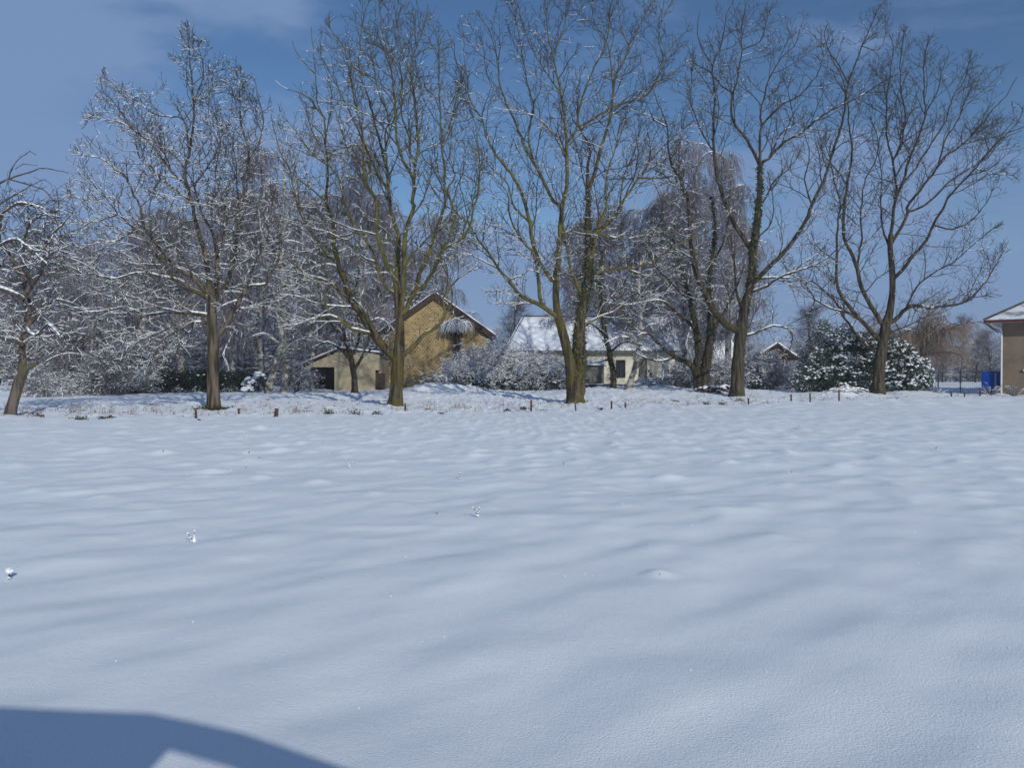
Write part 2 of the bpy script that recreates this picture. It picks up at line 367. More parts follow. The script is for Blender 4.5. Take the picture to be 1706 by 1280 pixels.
def walnut(name, label, D, trunk, limbs, env, seed, bark, twigm, snowp, snowtop, ivy=None, ysp=.36, dens=1.32, flare=1.35, bough=None, wander=.165):
    rnd = random.Random(seed); s = D / F
    base = W(trunk[0][0], trunk[0][1], D); base[2] = gh(base[0], base[1]) - .03
    root = thing(name, label, 'tree', tuple(base))
    def to_world(q): return W(q[0], q[1], D + q[2])
    store = []           # px-space polylines  (x, y, dy, r)
    def add(poly, first=False):
        pts = [(p[0], p[1]) for p in poly]; r0 = poly[0][2]; r1 = poly[-1][2] if len(poly[-1]) > 2 else max(.9, r0 * .22)
        if first: dy0 = 0; dye = 0
        else:
            best = None
            for st in store:
                dd = (st[:, 0] - pts[0][0]) ** 2 + (st[:, 1] - pts[0][1]) ** 2; i = int(dd.argmin())
                if best is None or dd[i] < best[0]: best = (dd[i], st[i])
            if best[0] < 30 ** 2: pts = [(best[1][0], best[1][1])] + pts[(1 if best[0] < 6 ** 2 else 0):]
            dy0 = best[1][2]
            ln = sum(math.dist(pts[i], pts[i + 1]) for i in range(len(pts) - 1))
            sg = rnd.choice((-1, 1)) if abs(dy0) < .5 else (1 if dy0 > 0 else -1)
            dye = dy0 + sg * rnd.uniform(.1, 1) * ln * s * ysp
            dye = max(-3.8, min(3.8, dye))
        c = catmull(pts, 9.0); n = len(c); t = np.linspace(0, 1, n)
        gn = np.array([[rnd.gauss(0, .55), rnd.gauss(0, .55)] for _ in range(n)]); gn[0] = 0
        if first: gn *= .25
        dy = dy0 + (dye - dy0) * t ** 1.15
        if len(poly) == 2 or first is False:
            rr = r1 + (r0 - r1) * (1 - t) ** 1.15
        else:
            xs = [0]; 
            for i in range(1, len(poly)): xs.append(xs[-1] + math.dist(poly[i][:2], poly[i - 1][:2]))
            rr = np.interp(t * xs[-1], xs, [p[2] for p in poly])
        st = np.column_stack([c + gn, dy, rr]); store.append(st); return st
    tr = add(trunk, True)
    for l in limbs: add(l)
    def world_line(st):
        return (np.array([to_world(q) for q in st]), np.where(st[:, 3] < 7, st[:, 3] * (.70 + .26 * st[:, 3] / 7), st[:, 3] * .96) * (D + st[:, 2]) / F)
    lines = [world_line(st) for st in store]
    # root flare
    P, r = lines[0]; k = np.exp(-(P[:, 2] - P[0, 2]) / .30) * (flare - 1); lines[0] = (P, r * (1 + k))
    lines[0][0][0, 2] -= .12
    thick = [lines[0]] + [l for l, st in zip(lines[1:], store[1:]) if st[0, 3] > 7.5]
    V, Fs = tubes(thick, kf, .2)
    mesh_np('trunk', V, Fs, bark, root, True)
    cx = (min(p[0] for p in env) + max(p[0] for p in env)) / 2; hw = (max(p[0] for p in env) - min(p[0] for p in env)) / 2 * s
    cy = (min(p[1] for p in env) + max(p[1] for p in env)) / 2; hh = (max(p[1] for p in env) - min(p[1] for p in env)) / 2 * s
    wc = W(cx, cy, D)
    def inside(p):
        px = 853 + p[0] / p[1] * F; py = HOR - (p[2] - CAMH) / p[1] * F
        px += 9 * sin(p[2] * 4.1 + p[1] * 2.3) + 6 * sin(p[2] * 9.7 + p[1] * 5); py += 9 * sin(p[0] * 4.7 + p[1] * 3.1) + 6 * sin(p[0] * 10.3 + p[1] * 4)
        e = ((p[2] - wc[2]) / (hh * 1.15)) ** 2 + ((p[0] - wc[0]) / (hw * 1.2)) ** 2 + ((p[1] - D) / 4.6) ** 2
        return e < 1.15 and in_poly(px, py, env)
    out = []
    Pg = dict(seg=(.24, .20, .14, .11), wander=(wander * .7, wander * .7, wander * .9, wander), up=.04, sp=(.30 / dens, .215 / dens, .19 / dens), ang=(30, 62), ratio=((.3, .5), (.26, .52), (.32, .5)), minL=.40, rmin=.0078, inside=inside, cup=.10, tiny=.24)
    for li, (P, r) in enumerate(lines):
        if li == 0: continue
        seglen = np.linalg.norm(np.diff(P, axis=0), axis=1); acc = np.concatenate([[0], np.cumsum(seglen)]); L = acc[-1]
        q = .35 * rnd.random() + .25; last = None
        while q < L:
            i = min(len(P) - 1, int(np.searchsorted(acc, q))); dd = nrm(tuple(P[i] - P[i - 1])) if i > 0 else (0, 0, 1)
            rr = r[i]
            a = radians(rnd.uniform(34, 66)); pq = perp(dd, rnd)
            if last and pq[0] * last[0] + pq[1] * last[1] + pq[2] * last[2] > .2: pq = (-pq[0], -pq[1], -pq[2])
            last = pq
            nd = nrm((dd[0] * cos(a) + pq[0] * sin(a), dd[1] * cos(a) + pq[1] * sin(a), dd[2] * cos(a) + pq[2] * sin(a) + .18))
            rem = L - q
            cl = rnd.choice((.6, 1.1, 1.6, 2.2, 3.0)) * rnd.uniform(.7, 1.2)
            cl = min(cl, .5 + rem * .9)
            cr = max(.0095, min(rr * .6, .0085 + cl * .0075))
            grow(out, tuple(P[i]), nd, cl, cr, 1, rnd, Pg)
            q += rnd.uniform(.16, .40) / dens * (1 + 5 * min(rr, .12))
        # leader tip fork
        d = nrm(tuple(P[-1] - P[-3]))
        for _ in range(4):
            pq = perp(d, rnd); a = radians(rnd.uniform(5, 38))
            grow(out, tuple(P[-1]), nrm((d[0] * cos(a) + pq[0] * sin(a), d[1] * cos(a) + pq[1] * sin(a), d[2] * cos(a) + pq[2] * sin(a) + .1)), rnd.uniform(.7, 1.8), max(.009, r[-1] * .8), 1, rnd, Pg)
    limbL = [l for l, st in zip(lines[1:], store[1:]) if st[0, 3] <= 7.5]
    V1, F1 = tubes(limbL, kf, .08)
    mesh_np('bough', V1, F1, bough or bark, root, True)
    print(label[:30], len(out), sum(len(o[1]) for o in out))
    V2, F2 = tubes(out, kf)
    mesh_np('crown', V2, F2, twigm, root, False)
    z0 = wc[2] - hh; z1 = wc[2] + hh
    def zf(P):
        h = np.clip((P[:, 2] - z0) / (z1 - z0), 0, 1)
        left = np.clip((wc[0] - P[:, 0]) / hw, -1, 1)
        return np.clip(1 + (snowtop - 1) * h ** .8 + .18 * left, .02, 1.4)
    Va, Fa = ridges(limbL, snowp * 1.2, .017, seed, zf, .80)
    Vb, Fb = ridges(out, snowp, .008, seed + 1, zf)
    mesh_np('snow_cover', np.vstack([Va, Vb]), Fa + [f + len(Va) for f in Fb], M_SNOW, root, False)
    if ivy:
        cs = []; rs = np.random.RandomState(seed)
        for (li, ya, yb, dn, spread) in ivy:
            st = store[li]; P, r = lines[li]
            for i in range(len(P)):
                if yb < st[i, 1] < ya:
                    n = int(dn * 150 * (.3 + rs.rand())); u = rs.normal(size=(n, 3)); u /= np.linalg.norm(u, axis=1, keepdims=True)
                    cs.append(P[i] + u * (r[i] * (1.0 + .25 * rs.rand(n)) + spread * rs.rand(n) ** 2)[:, None] * np.array([1, 1, .8]) + rs.normal(size=(n, 3)) * [0, 0, .08])
        V, Fs = leaves(np.concatenate(cs), .095, seed); mesh_np('ivy', V, Fs, M_IVY, root)
    return root, len(out)

# --- tree 1
t1_trunk = [(356.5, 684, 10.5), (355.5, 640, 9.6), (355, 607, 9.0), (354.6, 565, 8.6), (353, 509, 7.6), (350, 481, 5.5), (345, 438, 4.6), (339, 410, 4.2), (328, 374, 3.8)]
t1 = [
 [(328, 374, 3.8), (319, 329), (310, 304), (310, 282), (317, 253), (322, 222), (325, 200), (324, 177), (322, 144), (319, 104), (315, 68), (315, 36, .8)],
 [(324, 177, 2.0), (331, 155), (340, 130), (339, 104), (333, 82, .8)],
 [(353, 500, 5.0), (360, 480), (363, 444), (360, 410), (353, 382), (339, 360), (325, 314, 1.8)],
 [(355, 505, 5.0), (361, 497), (381, 466), (390, 433), (395, 396), (399, 346), (408, 327), (407, 298), (415, 267), (412, 239), (404, 214), (400, 155), (405, 132, .8)],
 [(397, 370, 2.5), (376, 357), (379, 320), (392, 296), (398, 270, 1.)],
 [(360, 566, 4.6), (368, 553), (381, 534), (398, 503), (415, 478), (443, 473), (452, 455), (463, 441), (466, 410, 1.6)],
 [(415, 478, 2.4), (425, 440), (445, 400), (452, 350, 1.)],
 [(348, 525, 5.0), (331, 523), (280, 520), (246, 524), (212, 512), (193, 497), (176, 492, 1.)],
 [(212, 512, 2.2), (193, 489), (184, 483, 1.)],
 [(208, 510, 2.6), (190, 515), (165, 519), (128, 521, .8)],
 [(348, 538, 3.6), (322, 537), (302, 549), (280, 558), (270, 568), (273, 593), (252, 613, .7)],
 [(302, 520, 2.2), (274, 514), (249, 506), (228, 497, .8)],
 [(240, 525, 2.0), (235, 531), (224, 548), (207, 571), (212, 600), (211, 621, .6)],
 [(224, 548, 1.6), (229, 573), (241, 599), (252, 613, .6)],
 [(347, 500, 5.0), (325, 486), (308, 473), (288, 464), (269, 461), (238, 454), (218, 457), (193, 464), (165, 459), (148, 462), (132, 452, .9)],
 [(288, 464, 4.0), (274, 441), (257, 420), (241, 399), (221, 377), (198, 357), (173, 324), (156, 307, .9)],
 [(348, 490, 5.2), (342, 486), (322, 461), (294, 447), (274, 427), (260, 402), (241, 379), (235, 346), (224, 324), (212, 296), (198, 284), (170, 265), (142, 259, .8)],
 [(317, 338, 3.0), (294, 318), (269, 298), (252, 279), (235, 267), (229, 245), (215, 220, .8)],
 [(310, 304, 3.0), (297, 298), (274, 270), (252, 239), (224, 217), (196, 203), (170, 200, .8)],
 [(224, 217, 1.8), (201, 183), (176, 155), (169, 132, .7)],
 [(310, 282, 2.4), (297, 265), (274, 245), (255, 225, .9)],
 [(314, 255, 2.4), (314, 234), (307, 200), (280, 194), (255, 189), (235, 172), (212, 158), (208, 140, .7)],
 [(241, 399, 2.4), (221, 388), (193, 402), (156, 407), (117, 421, .8)],
 [(260, 402, 2.0), (230, 370), (190, 330), (160, 335), (130, 330, .8)],
 [(165, 459, 1.8), (140, 440), (110, 430), (80, 440, .8)],
 [(198, 357, 2.0), (160, 370), (120, 370), (85, 385, .8)],
 [(345, 438, 2.6), (370, 410), (375, 380), (370, 330), (360, 290), (368, 240), (362, 200, .9)],
 [(415, 267, 1.8), (432, 240), (440, 200), (430, 160), (428, 140, .8)],
]
e1 = [(315, 26), (345, 75), (388, 85), (384, 115), (405, 122), (430, 125), (445, 160), (452, 200), (468, 260), (482, 330), (488, 420), (474, 500), (400, 560), (330, 590), (280, 610), (255, 632), (190, 632), (120, 560), (60, 500), (50, 400), (90, 350), (118, 290), (128, 240), (140, 200), (165, 125), (200, 125), (225, 150), (262, 120), (296, 62)]
walnut('walnut_tree', 'leftmost of the five big bare trees, snow-laden, moss collar at its foot', 30, t1_trunk, t1, e1, 21, B_GREY, B_TWIG, .95, .48, dens=1.3, wander=.2)

# --- tree 2
t2_trunk = [(657, 679, 12.5), (660, 655, 11.2), (662, 635, 10.4), (663.6, 601, 10.2), (665, 579, 8.4), (666, 537, 7.2), (663, 510, 6.5), (661, 480, 5.2)]
t2 = [
 [(661, 480, 4.6), (658, 467), (648, 447), (637, 419), (628, 382), (628, 340), (620, 320), (609, 304), (606, 267), (606, 239), (600, 202), (592, 169), (583, 126), (575, 84), (552, 50, .8)],
 [(661, 480, 4.8), (661, 452), (665, 405), (662, 382), (651, 348), (648, 315), (645, 284), (634, 239), (623, 197), (612, 157), (600, 118), (602, 56), (612, 12, .8)],
 [(645, 284, 2.4), (642, 225), (648, 197), (631, 152), (623, 112), (615, 75, .8)],
 [(648, 315, 3.0), (637, 304), (623, 273), (609, 245), (595, 210), (575, 170), (555, 130), (535, 90, .8)],
 [(666, 525, 5.6), (672, 490), (673, 452), (673, 410), (679, 377), (690, 343), (687, 337), (690, 304), (673, 270), (662, 233), (659, 180), (654, 129), (648, 93), (637, 56), (634, 18, .8)],
 [(690, 304, 3.2), (692, 278), (697, 247), (693, 183), (687, 135), (687, 98), (704, 56), (714, 10, .8)],
 [(692, 278, 2.4), (685, 264), (683, 231), (669, 191), (672, 150), (665, 100), (660, 50, .8)],
 [(687, 135, 1.6), (672, 90), (662, 40), (665, 10, .7)],
 [(667, 530, 5.0), (678, 515), (685, 495), (707, 475), (724, 447), (738, 416), (752, 385), (758, 351), (745, 318), (758, 293), (749, 270), (752, 230, .9)],
 [(678, 505, 4.2), (690, 485), (702, 452), (716, 421), (724, 391), (738, 354), (742, 332), (740, 281), (737, 239), (734, 191), (732, 157), (732, 79), (731, 45, .8)],
 [(674, 440, 2.8), (693, 419), (710, 399), (724, 388, 1.8)],
 [(738, 416, 3.2), (763, 402), (783, 379), (789, 346), (797, 323), (799, 281), (797, 247), (790, 200, .8)],
 [(672, 592, 5.2), (693, 573), (710, 557), (727, 545), (741, 528), (738, 497), (749, 481), (772, 458), (797, 447, .9)],
 [(741, 528, 1.7), (752, 505), (750, 470), (735, 440, .8)],
 [(663, 596, 8.0), (648, 587), (623, 557), (606, 528), (586, 500), (575, 467), (564, 440), (558, 410), (555, 371), (544, 337), (547, 295), (544, 253), (538, 225), (524, 211, 1.)],
 [(544, 253, 2.2), (541, 197), (530, 174), (527, 127), (521, 70), (519, 48, .7)],
 [(564, 440, 3.4), (544, 422), (527, 399), (507, 368), (496, 340), (482, 281), (468, 253), (460, 225, .8)],
 [(623, 557, 4.4), (609, 554), (586, 548), (572, 537), (552, 526), (524, 531), (496, 540), (468, 545, .9)],
 [(552, 526, 2.4), (544, 509), (540, 492), (530, 470, .9)],
 [(581, 499, 3.6), (561, 481), (536, 464), (516, 461), (496, 444), (477, 422), (468, 396), (460, 357, .9)],
 [(585, 512, 2.4), (560, 510), (530, 506), (500, 495), (470, 492, .8)],
 [(661, 490, 3.4), (650, 484), (637, 464), (626, 438), (617, 410), (595, 382), (583, 354), (572, 332), (569, 304), (552, 281), (527, 231), (515, 200, .9)],
 [(630, 436, 2.8), (609, 431), (597, 422), (589, 413, 1.4)],
 [(544, 337, 2.2), (516, 312), (491, 292), (470, 262, .8)],
 [(541, 197, 1.6), (510, 160), (480, 150), (460, 135, .7)],
 [(527, 127, 1.4), (500, 95), (488, 70, .7)],
 [(552, 281, 1.8), (520, 255), (490, 215), (470, 190, .7)],
 [(595, 382, 2.0), (580, 400), (555, 390), (520, 380, .8)],
 [(648, 197, 1.5), (665, 160), (690, 90), (693, 50, .7)],
 [(737, 239, 1.8), (752, 200), (765, 150), (770, 110, .7)],
]
e2 = [(486, 66), (519, 40), (548, 30), (580, 0), (600, -10), (640, -14), (725, -4), (738, 40), (748, 60), (780, 120), (806, 200), (815, 330), (802, 450), (775, 500), (760, 540), (690, 600), (640, 600), (600, 575), (460, 562), (436, 450), (440, 330), (446, 230), (448, 140), (466, 90)]
walnut('walnut_tree', 'second of the five big bare trees, mossy, forking before the barn gable', 33, t2_trunk, t2, e2, 22, B_MOSS, B_TWIGM, .75, .2, bough=B_YELL, dens=.98)

# --- tree 3
t3_trunk = [(959, 674, 15), (956, 655, 12.5), (953, 630, 9.5), (951, 607, 8.6), (942.5, 573, 8.0), (931, 531, 7.0), (926, 497, 6.2), (926, 467, 6.0)]
t3 = [
 [(926, 467, 5.6), (931, 424), (933, 391), (934, 368), (937, 343), (944, 309), (944, 267), (944, 239), (940, 197), (934, 157), (927, 124), (920, 93), (912, 56), (909, 20, .9)],
 [(961, 676, 12.5), (965, 640), (965, 621), (965, 579), (966, 537), (973, 497), (979, 467), (980.5, 424), (979, 382), (979, 340), (979, 281), (982, 242), (965, 214), (960, 190, 1.4)],
 [(944, 239, 2.6), (959, 219), (965, 183), (976, 146), (993, 107), (1007, 82), (1015, 40, .9)],
 [(937, 343, 3.8), (923, 337), (909, 309), (895, 281), (878, 253), (861, 211), (844, 174), (833, 141), (827, 96), (816, 56), (800, 30, .8)],
 [(895, 281, 2.4), (880, 230), (890, 180), (878, 140), (870, 90), (860, 40, .8)],
 [(928, 462, 4.6), (920, 467), (903, 444), (892, 419), (886, 396), (881, 368), (875, 343), (861, 304), (833, 267), (813, 233), (802, 197), (782, 163), (776, 121), (762, 104), (746, 51, .8)],
 [(881, 368, 2.6), (865, 355), (853, 340), (847, 310), (826, 285), (800, 262, .9)],
 [(930, 536, 5.0), (909, 514), (895, 506), (867, 492), (847, 467), (830, 447), (816, 424), (796, 399), (785, 377), (762, 357), (750, 330, .9)],
 [(909, 514, 4.2), (900, 497), (895, 452), (889, 424), (861, 388), (847, 351), (847, 323), (824, 295, .9)],
 [(830, 447, 2.0), (805, 435), (785, 425), (765, 422, .8)],
 [(847, 467, 1.8), (870, 460), (880, 450), (900, 455, .8)],
 [(979, 323, 4.0), (990, 290), (1001, 247), (1014, 205), (1021, 157), (1025.5, 124), (1049, 84), (1063, 48), (1083, 10, .8)],
 [(1021, 157, 2.0), (1018, 112), (1010, 70), (990, 40), (985, 10, .8)],
 [(965, 214, 2.8), (985, 200), (1010, 186), (1038, 172), (1063, 166), (1086, 149), (1106, 98), (1125, 70), (1142, 54, .8)],
 [(1063, 166, 1.8), (1090, 140), (1110, 130), (1135, 112, .8)],
 [(980, 445, 4.6), (993, 391), (1003, 365), (1010, 343), (1009, 320), (1013, 281), (1025, 250), (1030, 215, 1.)],
 [(993, 391, 3.6), (1010, 374), (1032, 351), (1038, 335), (1063, 298), (1092, 259), (1134, 217, 1.)],
 [(1032, 345, 2.4), (1036, 310), (1044, 281), (1055, 258), (1062, 230, .9)],
 [(1063, 298, 2.4), (1086, 298), (1110, 296), (1134, 287), (1155, 280, .9)],
 [(931, 391, 3.0), (951, 385), (985, 386), (1007, 393), (1047, 398), (1092, 385), (1140, 382, .9)],
 [(980, 464, 3.2), (1002, 452), (1044, 447), (1078, 438), (1106, 424), (1140, 402), (1180, 385), (1210, 362, .9)],
 [(1044, 447, 2.2), (1063, 455), (1092, 464), (1134, 464, .9)],
 [(968, 552, 3.8), (993, 531), (1021, 520), (1035, 510), (1058, 506, 1.)],
 [(1030, 515, 2.0), (1049, 540), (1077, 554), (1110, 558, .9)],
 [(972, 505, 4.2), (962, 475), (951, 447), (942.5, 405), (938, 370, 1.8)],
 [(944, 267, 2.0), (925, 230), (900, 200), (880, 190, .8)],
 [(934, 157, 1.8), (915, 130), (890, 90), (870, 40), (855, 10, .8)],
 [(920, 93, 1.6), (935, 60), (945, 20), (955, -5, .8)],
 [(1049, 84, 1.6), (1035, 50), (1030, 10, .8)],
 [(1106, 98, 1.2), (1095, 60), (1110, 20), (1125, 0, .7)],
 [(1025, 250, 1.6), (1045, 200), (1070, 190), (1095, 200, .8)],
]
e3 = [(742, 45), (790, 18), (830, 6), (852, -20), (950, -45), (1050, -45), (1128, -12), (1148, 50), (1152, 180), (1164, 280), (1220, 355), (1165, 420), (1140, 480), (1115, 565), (1000, 570), (880, 562), (800, 490), (752, 425), (740, 300), (736, 150)]
walnut('walnut_tree', 'twin-stemmed big bare tree with ivy climbing its right stem, middle one of the row', 36, t3_trunk, t3, e3, 23, B_MOSS, B_TWIG, .68, .16, bough=B_YELL, dens=1.08, ivy=[(2, 650, 330, .45, .18), (2, 520, 430, .9, .34), (2, 620, 560, .4, .2), (17, 420, 340, .3, .1)])

# --- tree 4
t4_trunk = [(1226, 664, 12), (1228, 640, 10.4), (1231, 593, 9.5), (1234, 557, 9.5), (1241, 509, 8.4), (1248, 481, 7.6), (1252, 452, 6.6), (1255, 410, 6.4), (1261, 368, 5.6), (1262, 346, 5.0), (1265, 323, 4.8), (1265, 276, 4.2)]
t4 = [
 [(1265, 276, 3.4), (1254, 253), (1237, 225), (1223, 208), (1217, 183), (1220, 157), (1228, 127), (1234, 84), (1234, 50), (1240, 15, .8)],
 [(1220, 157, 1.8), (1195, 138), (1180, 120), (1160, 110, .8)],
 [(1234, 84, 1.6), (1265, 70), (1275, 40), (1284, 8, .7)],
 [(1265, 276, 3.2), (1265, 239), (1268, 211), (1285, 191), (1304, 174), (1330, 160), (1358, 129), (1370, 95, .8)],
 [(1268, 211, 2.2), (1265, 197), (1273, 157), (1285, 124), (1302, 96), (1321, 79), (1335, 38, .7)],
 [(1266, 276, 3.4), (1279, 264), (1307, 236), (1335, 222), (1363, 197), (1392, 180), (1439, 157), (1462, 141), (1503, 121, .8)],
 [(1279, 264, 2.2), (1299, 225), (1321, 208), (1318, 183), (1310, 150, .8)],
 [(1232, 560, 6.4), (1226, 551), (1209, 540), (1189, 517), (1175, 489), (1164, 464), (1155, 430), (1150, 405), (1148, 368), (1145.5, 332), (1130, 295), (1116, 267), (1110, 211), (1096, 174), (1088, 150, .9)],
 [(1252, 426, 4.6), (1237, 396), (1220, 368), (1209, 340), (1197.5, 309), (1189, 262), (1188, 202), (1190, 155), (1186, 112), (1200, 76), (1209, 28), (1222, 0, .8)],
 [(1189, 250, 1.8), (1175, 233), (1160, 200), (1150, 170), (1152, 130, .8)],
 [(1186, 112, 1.6), (1167, 79), (1160, 50), (1164, 22, .7)],
 [(1238, 520, 3.2), (1234, 510), (1226, 481), (1223, 436, 2.2)],
 [(1250, 478, 4.8), (1262, 464), (1302, 424), (1324, 396), (1341, 368), (1352, 342), (1363.5, 318), (1377.5, 284), (1389, 245), (1403, 197), (1411, 141), (1434, 79), (1444, 56), (1463, 14), (1480, -3, .7)],
 [(1411, 141, 1.8), (1397, 112), (1378, 85), (1372, 55), (1378, 40, .7)],
 [(1352, 342, 2.0), (1340, 300), (1348, 260), (1340, 225, .8)],
 [(1252, 486, 3.6), (1262, 483), (1279, 475), (1307, 458), (1344, 447), (1377.5, 430), (1405, 405, .9)],
 [(1262, 468, 2.8), (1290, 462), (1315, 462), (1335, 440), (1365, 420, .8)],
 [(1238, 557, 3.4), (1255, 556), (1271, 548), (1287.5, 542.5), (1310, 547), (1320, 559), (1316, 579), (1307, 593, .8)],
 [(1242, 552, 1.8), (1249, 540), (1258, 520), (1265, 509, .8)],
 [(1110, 211, 1.6), (1090, 200), (1080, 180, .8)],
 [(1155, 430, 1.8), (1135, 420), (1110, 400), (1100, 370, .8)],
 [(1262, 350, 2.2), (1275, 330), (1290, 300), (1310, 285), (1325, 265, .9)],
 [(1258, 400, 2.0), (1280, 380), (1288, 350), (1285, 320, .9)],
 [(1434, 79, 1.1), (1462, 84), (1472, 60, .6)],
]
e4 = [(1148, 40), (1175, 8), (1200, -8), (1260, -8), (1295, 0), (1335, 25), (1380, 40), (1420, 60), (1440, 0), (1485, -10), (1500, 70), (1508, 130), (1462, 200), (1440, 330), (1410, 450), (1330, 510), (1325, 600), (1290, 600), (1240, 545), (1150, 530), (1095, 430), (1085, 300), (1075, 160), (1140, 120)]
walnut('walnut_tree', 'fourth big bare tree of the row from the left, dark ivy up its upper trunk', 40, t4_trunk, t4, e4, 24, B_DARK, B_TWIG, .68, .18, dens=1.05, ivy=[(0, 480, 270, .55, .12), (0, 600, 480, .22, .05), (0, 420, 300, .5, .1)])

# --- tree 5
t5_trunk = [(1461, 657, 10.5), (1463, 635, 9.0), (1465, 607, 8.6), (1470.5, 571, 8.4), (1475, 542.5, 8.0), (1483, 514, 6.0), (1486, 467, 5.4), (1482, 410, 4.6), (1483, 391, 4.2)]
t5 = [
 [(1483, 391, 3.4), (1486, 362), (1489, 338), (1503, 304), (1511, 270), (1525, 239), (1539, 191), (1537, 157), (1537, 107), (1545, 60, .8)],
 [(1487, 350, 2.8), (1492, 315), (1486, 270), (1475, 225), (1475, 169), (1480, 127), (1486, 79), (1478, 60, .8)],
 [(1486, 270, 2.0), (1500, 239), (1506, 191), (1500, 157), (1497, 112), (1503, 56, .8)],
 [(1483, 405, 3.4), (1503, 374), (1511, 354), (1508.5, 346), (1531, 318), (1551, 292), (1562, 276), (1576, 259), (1601, 242), (1629.5, 214), (1652, 183), (1674.5, 160), (1691, 129, .8)],
 [(1562, 276, 2.0), (1573, 233), (1596, 197), (1610, 157), (1622, 135), (1643.5, 112, .7)],
 [(1503, 304, 2.2), (1520, 287), (1553.5, 233), (1573, 202), (1584.5, 163), (1604, 135), (1613, 98, .7)],
 [(1511, 352, 2.4), (1539.5, 343), (1559, 326), (1579, 304), (1610, 284), (1643.5, 262), (1670, 232), (1700, 218, .7)],
 [(1488, 472, 3.8), (1500, 452.5), (1523, 424), (1542, 402), (1553.5, 374), (1570, 348), (1576, 332), (1598, 307), (1624, 281), (1652, 245), (1685, 215), (1700, 190, .7)],
 [(1553.5, 380, 2.0), (1587, 382), (1615, 368), (1641, 340), (1650, 320, .8)],
 [(1478, 545, 4.4), (1490, 533), (1503, 520), (1517, 509), (1545, 513), (1573, 510), (1610, 502), (1635, 478), (1652, 452.5), (1666, 427, .8)],
 [(1510, 514, 2.2), (1525, 481), (1553.5, 455), (1587, 438), (1615, 413), (1652, 382, .8)],
 [(1478, 555, 2.0), (1489, 551), (1517, 540), (1545, 526, .8)],
 [(1474, 610, 1.6), (1497, 599), (1514, 579), (1551, 551, .8)],
 [(1474, 545, 4.6), (1472, 542.5), (1455, 517), (1435, 481), (1427, 447), (1416, 419), (1404.5, 396), (1406, 340), (1410, 309), (1418.5, 253), (1413, 211), (1410, 169), (1399, 127), (1376, 84, .8)],
 [(1427, 447, 2.4), (1430, 424), (1435, 396), (1433, 368), (1438, 309), (1458, 264), (1461, 233), (1450, 200, .8)],
 [(1470, 572, 4.6), (1463.5, 565), (1447, 548), (1427, 526), (1402, 495), (1393, 467), (1393, 424), (1395, 368), (1399, 340), (1388, 300), (1380, 250, .9)],
 [(1435, 534, 3.0), (1404.5, 517), (1385, 497.5), (1362, 475), (1334, 467), (1315, 470, .8)],
 [(1412, 525, 2.4), (1379, 512), (1357, 497.5), (1337, 469), (1317, 458), (1305, 440, .8)],
 [(1357, 500, 1.4), (1348, 523), (1320, 537), (1308, 545, .7)],
 [(1482, 420, 2.4), (1470, 380), (1466, 340), (1468, 300), (1462, 262, .9)],
 [(1410, 309, 1.6), (1390, 280), (1372, 260), (1360, 230, .8)],
 [(1539, 191, 1.3), (1560, 150), (1570, 110), (1580, 88, .7)],
 [(1601, 242, 1.3), (1625, 235), (1650, 230), (1690, 218, .7)],
 [(1624, 281, 1.2), (1650, 290), (1685, 292, .7)],
 [(1463, 590, 3.2), (1450, 582), (1433, 565), (1420, 548), (1407, 531, 2.2)],
]
e5 = [(1440, 130), (1470, 60), (1503, 46), (1550, 50), (1600, 82), (1650, 98), (1700, 115), (1712, 170), (1712, 230), (1700, 300), (1665, 350), (1680, 430), (1650, 500), (1560, 540), (1490, 565), (1430, 575), (1330, 550), (1300, 470), (1335, 350), (1362, 200), (1362, 70), (1400, 90)]
walnut('walnut_tree', 'rightmost of the five big bare trees, rising out of the snowy evergreen shrubs', 42, t5_trunk, t5, e5, 25, B_DARK, B_TWIG, .36, .12, ysp=.42, dens=1.05)


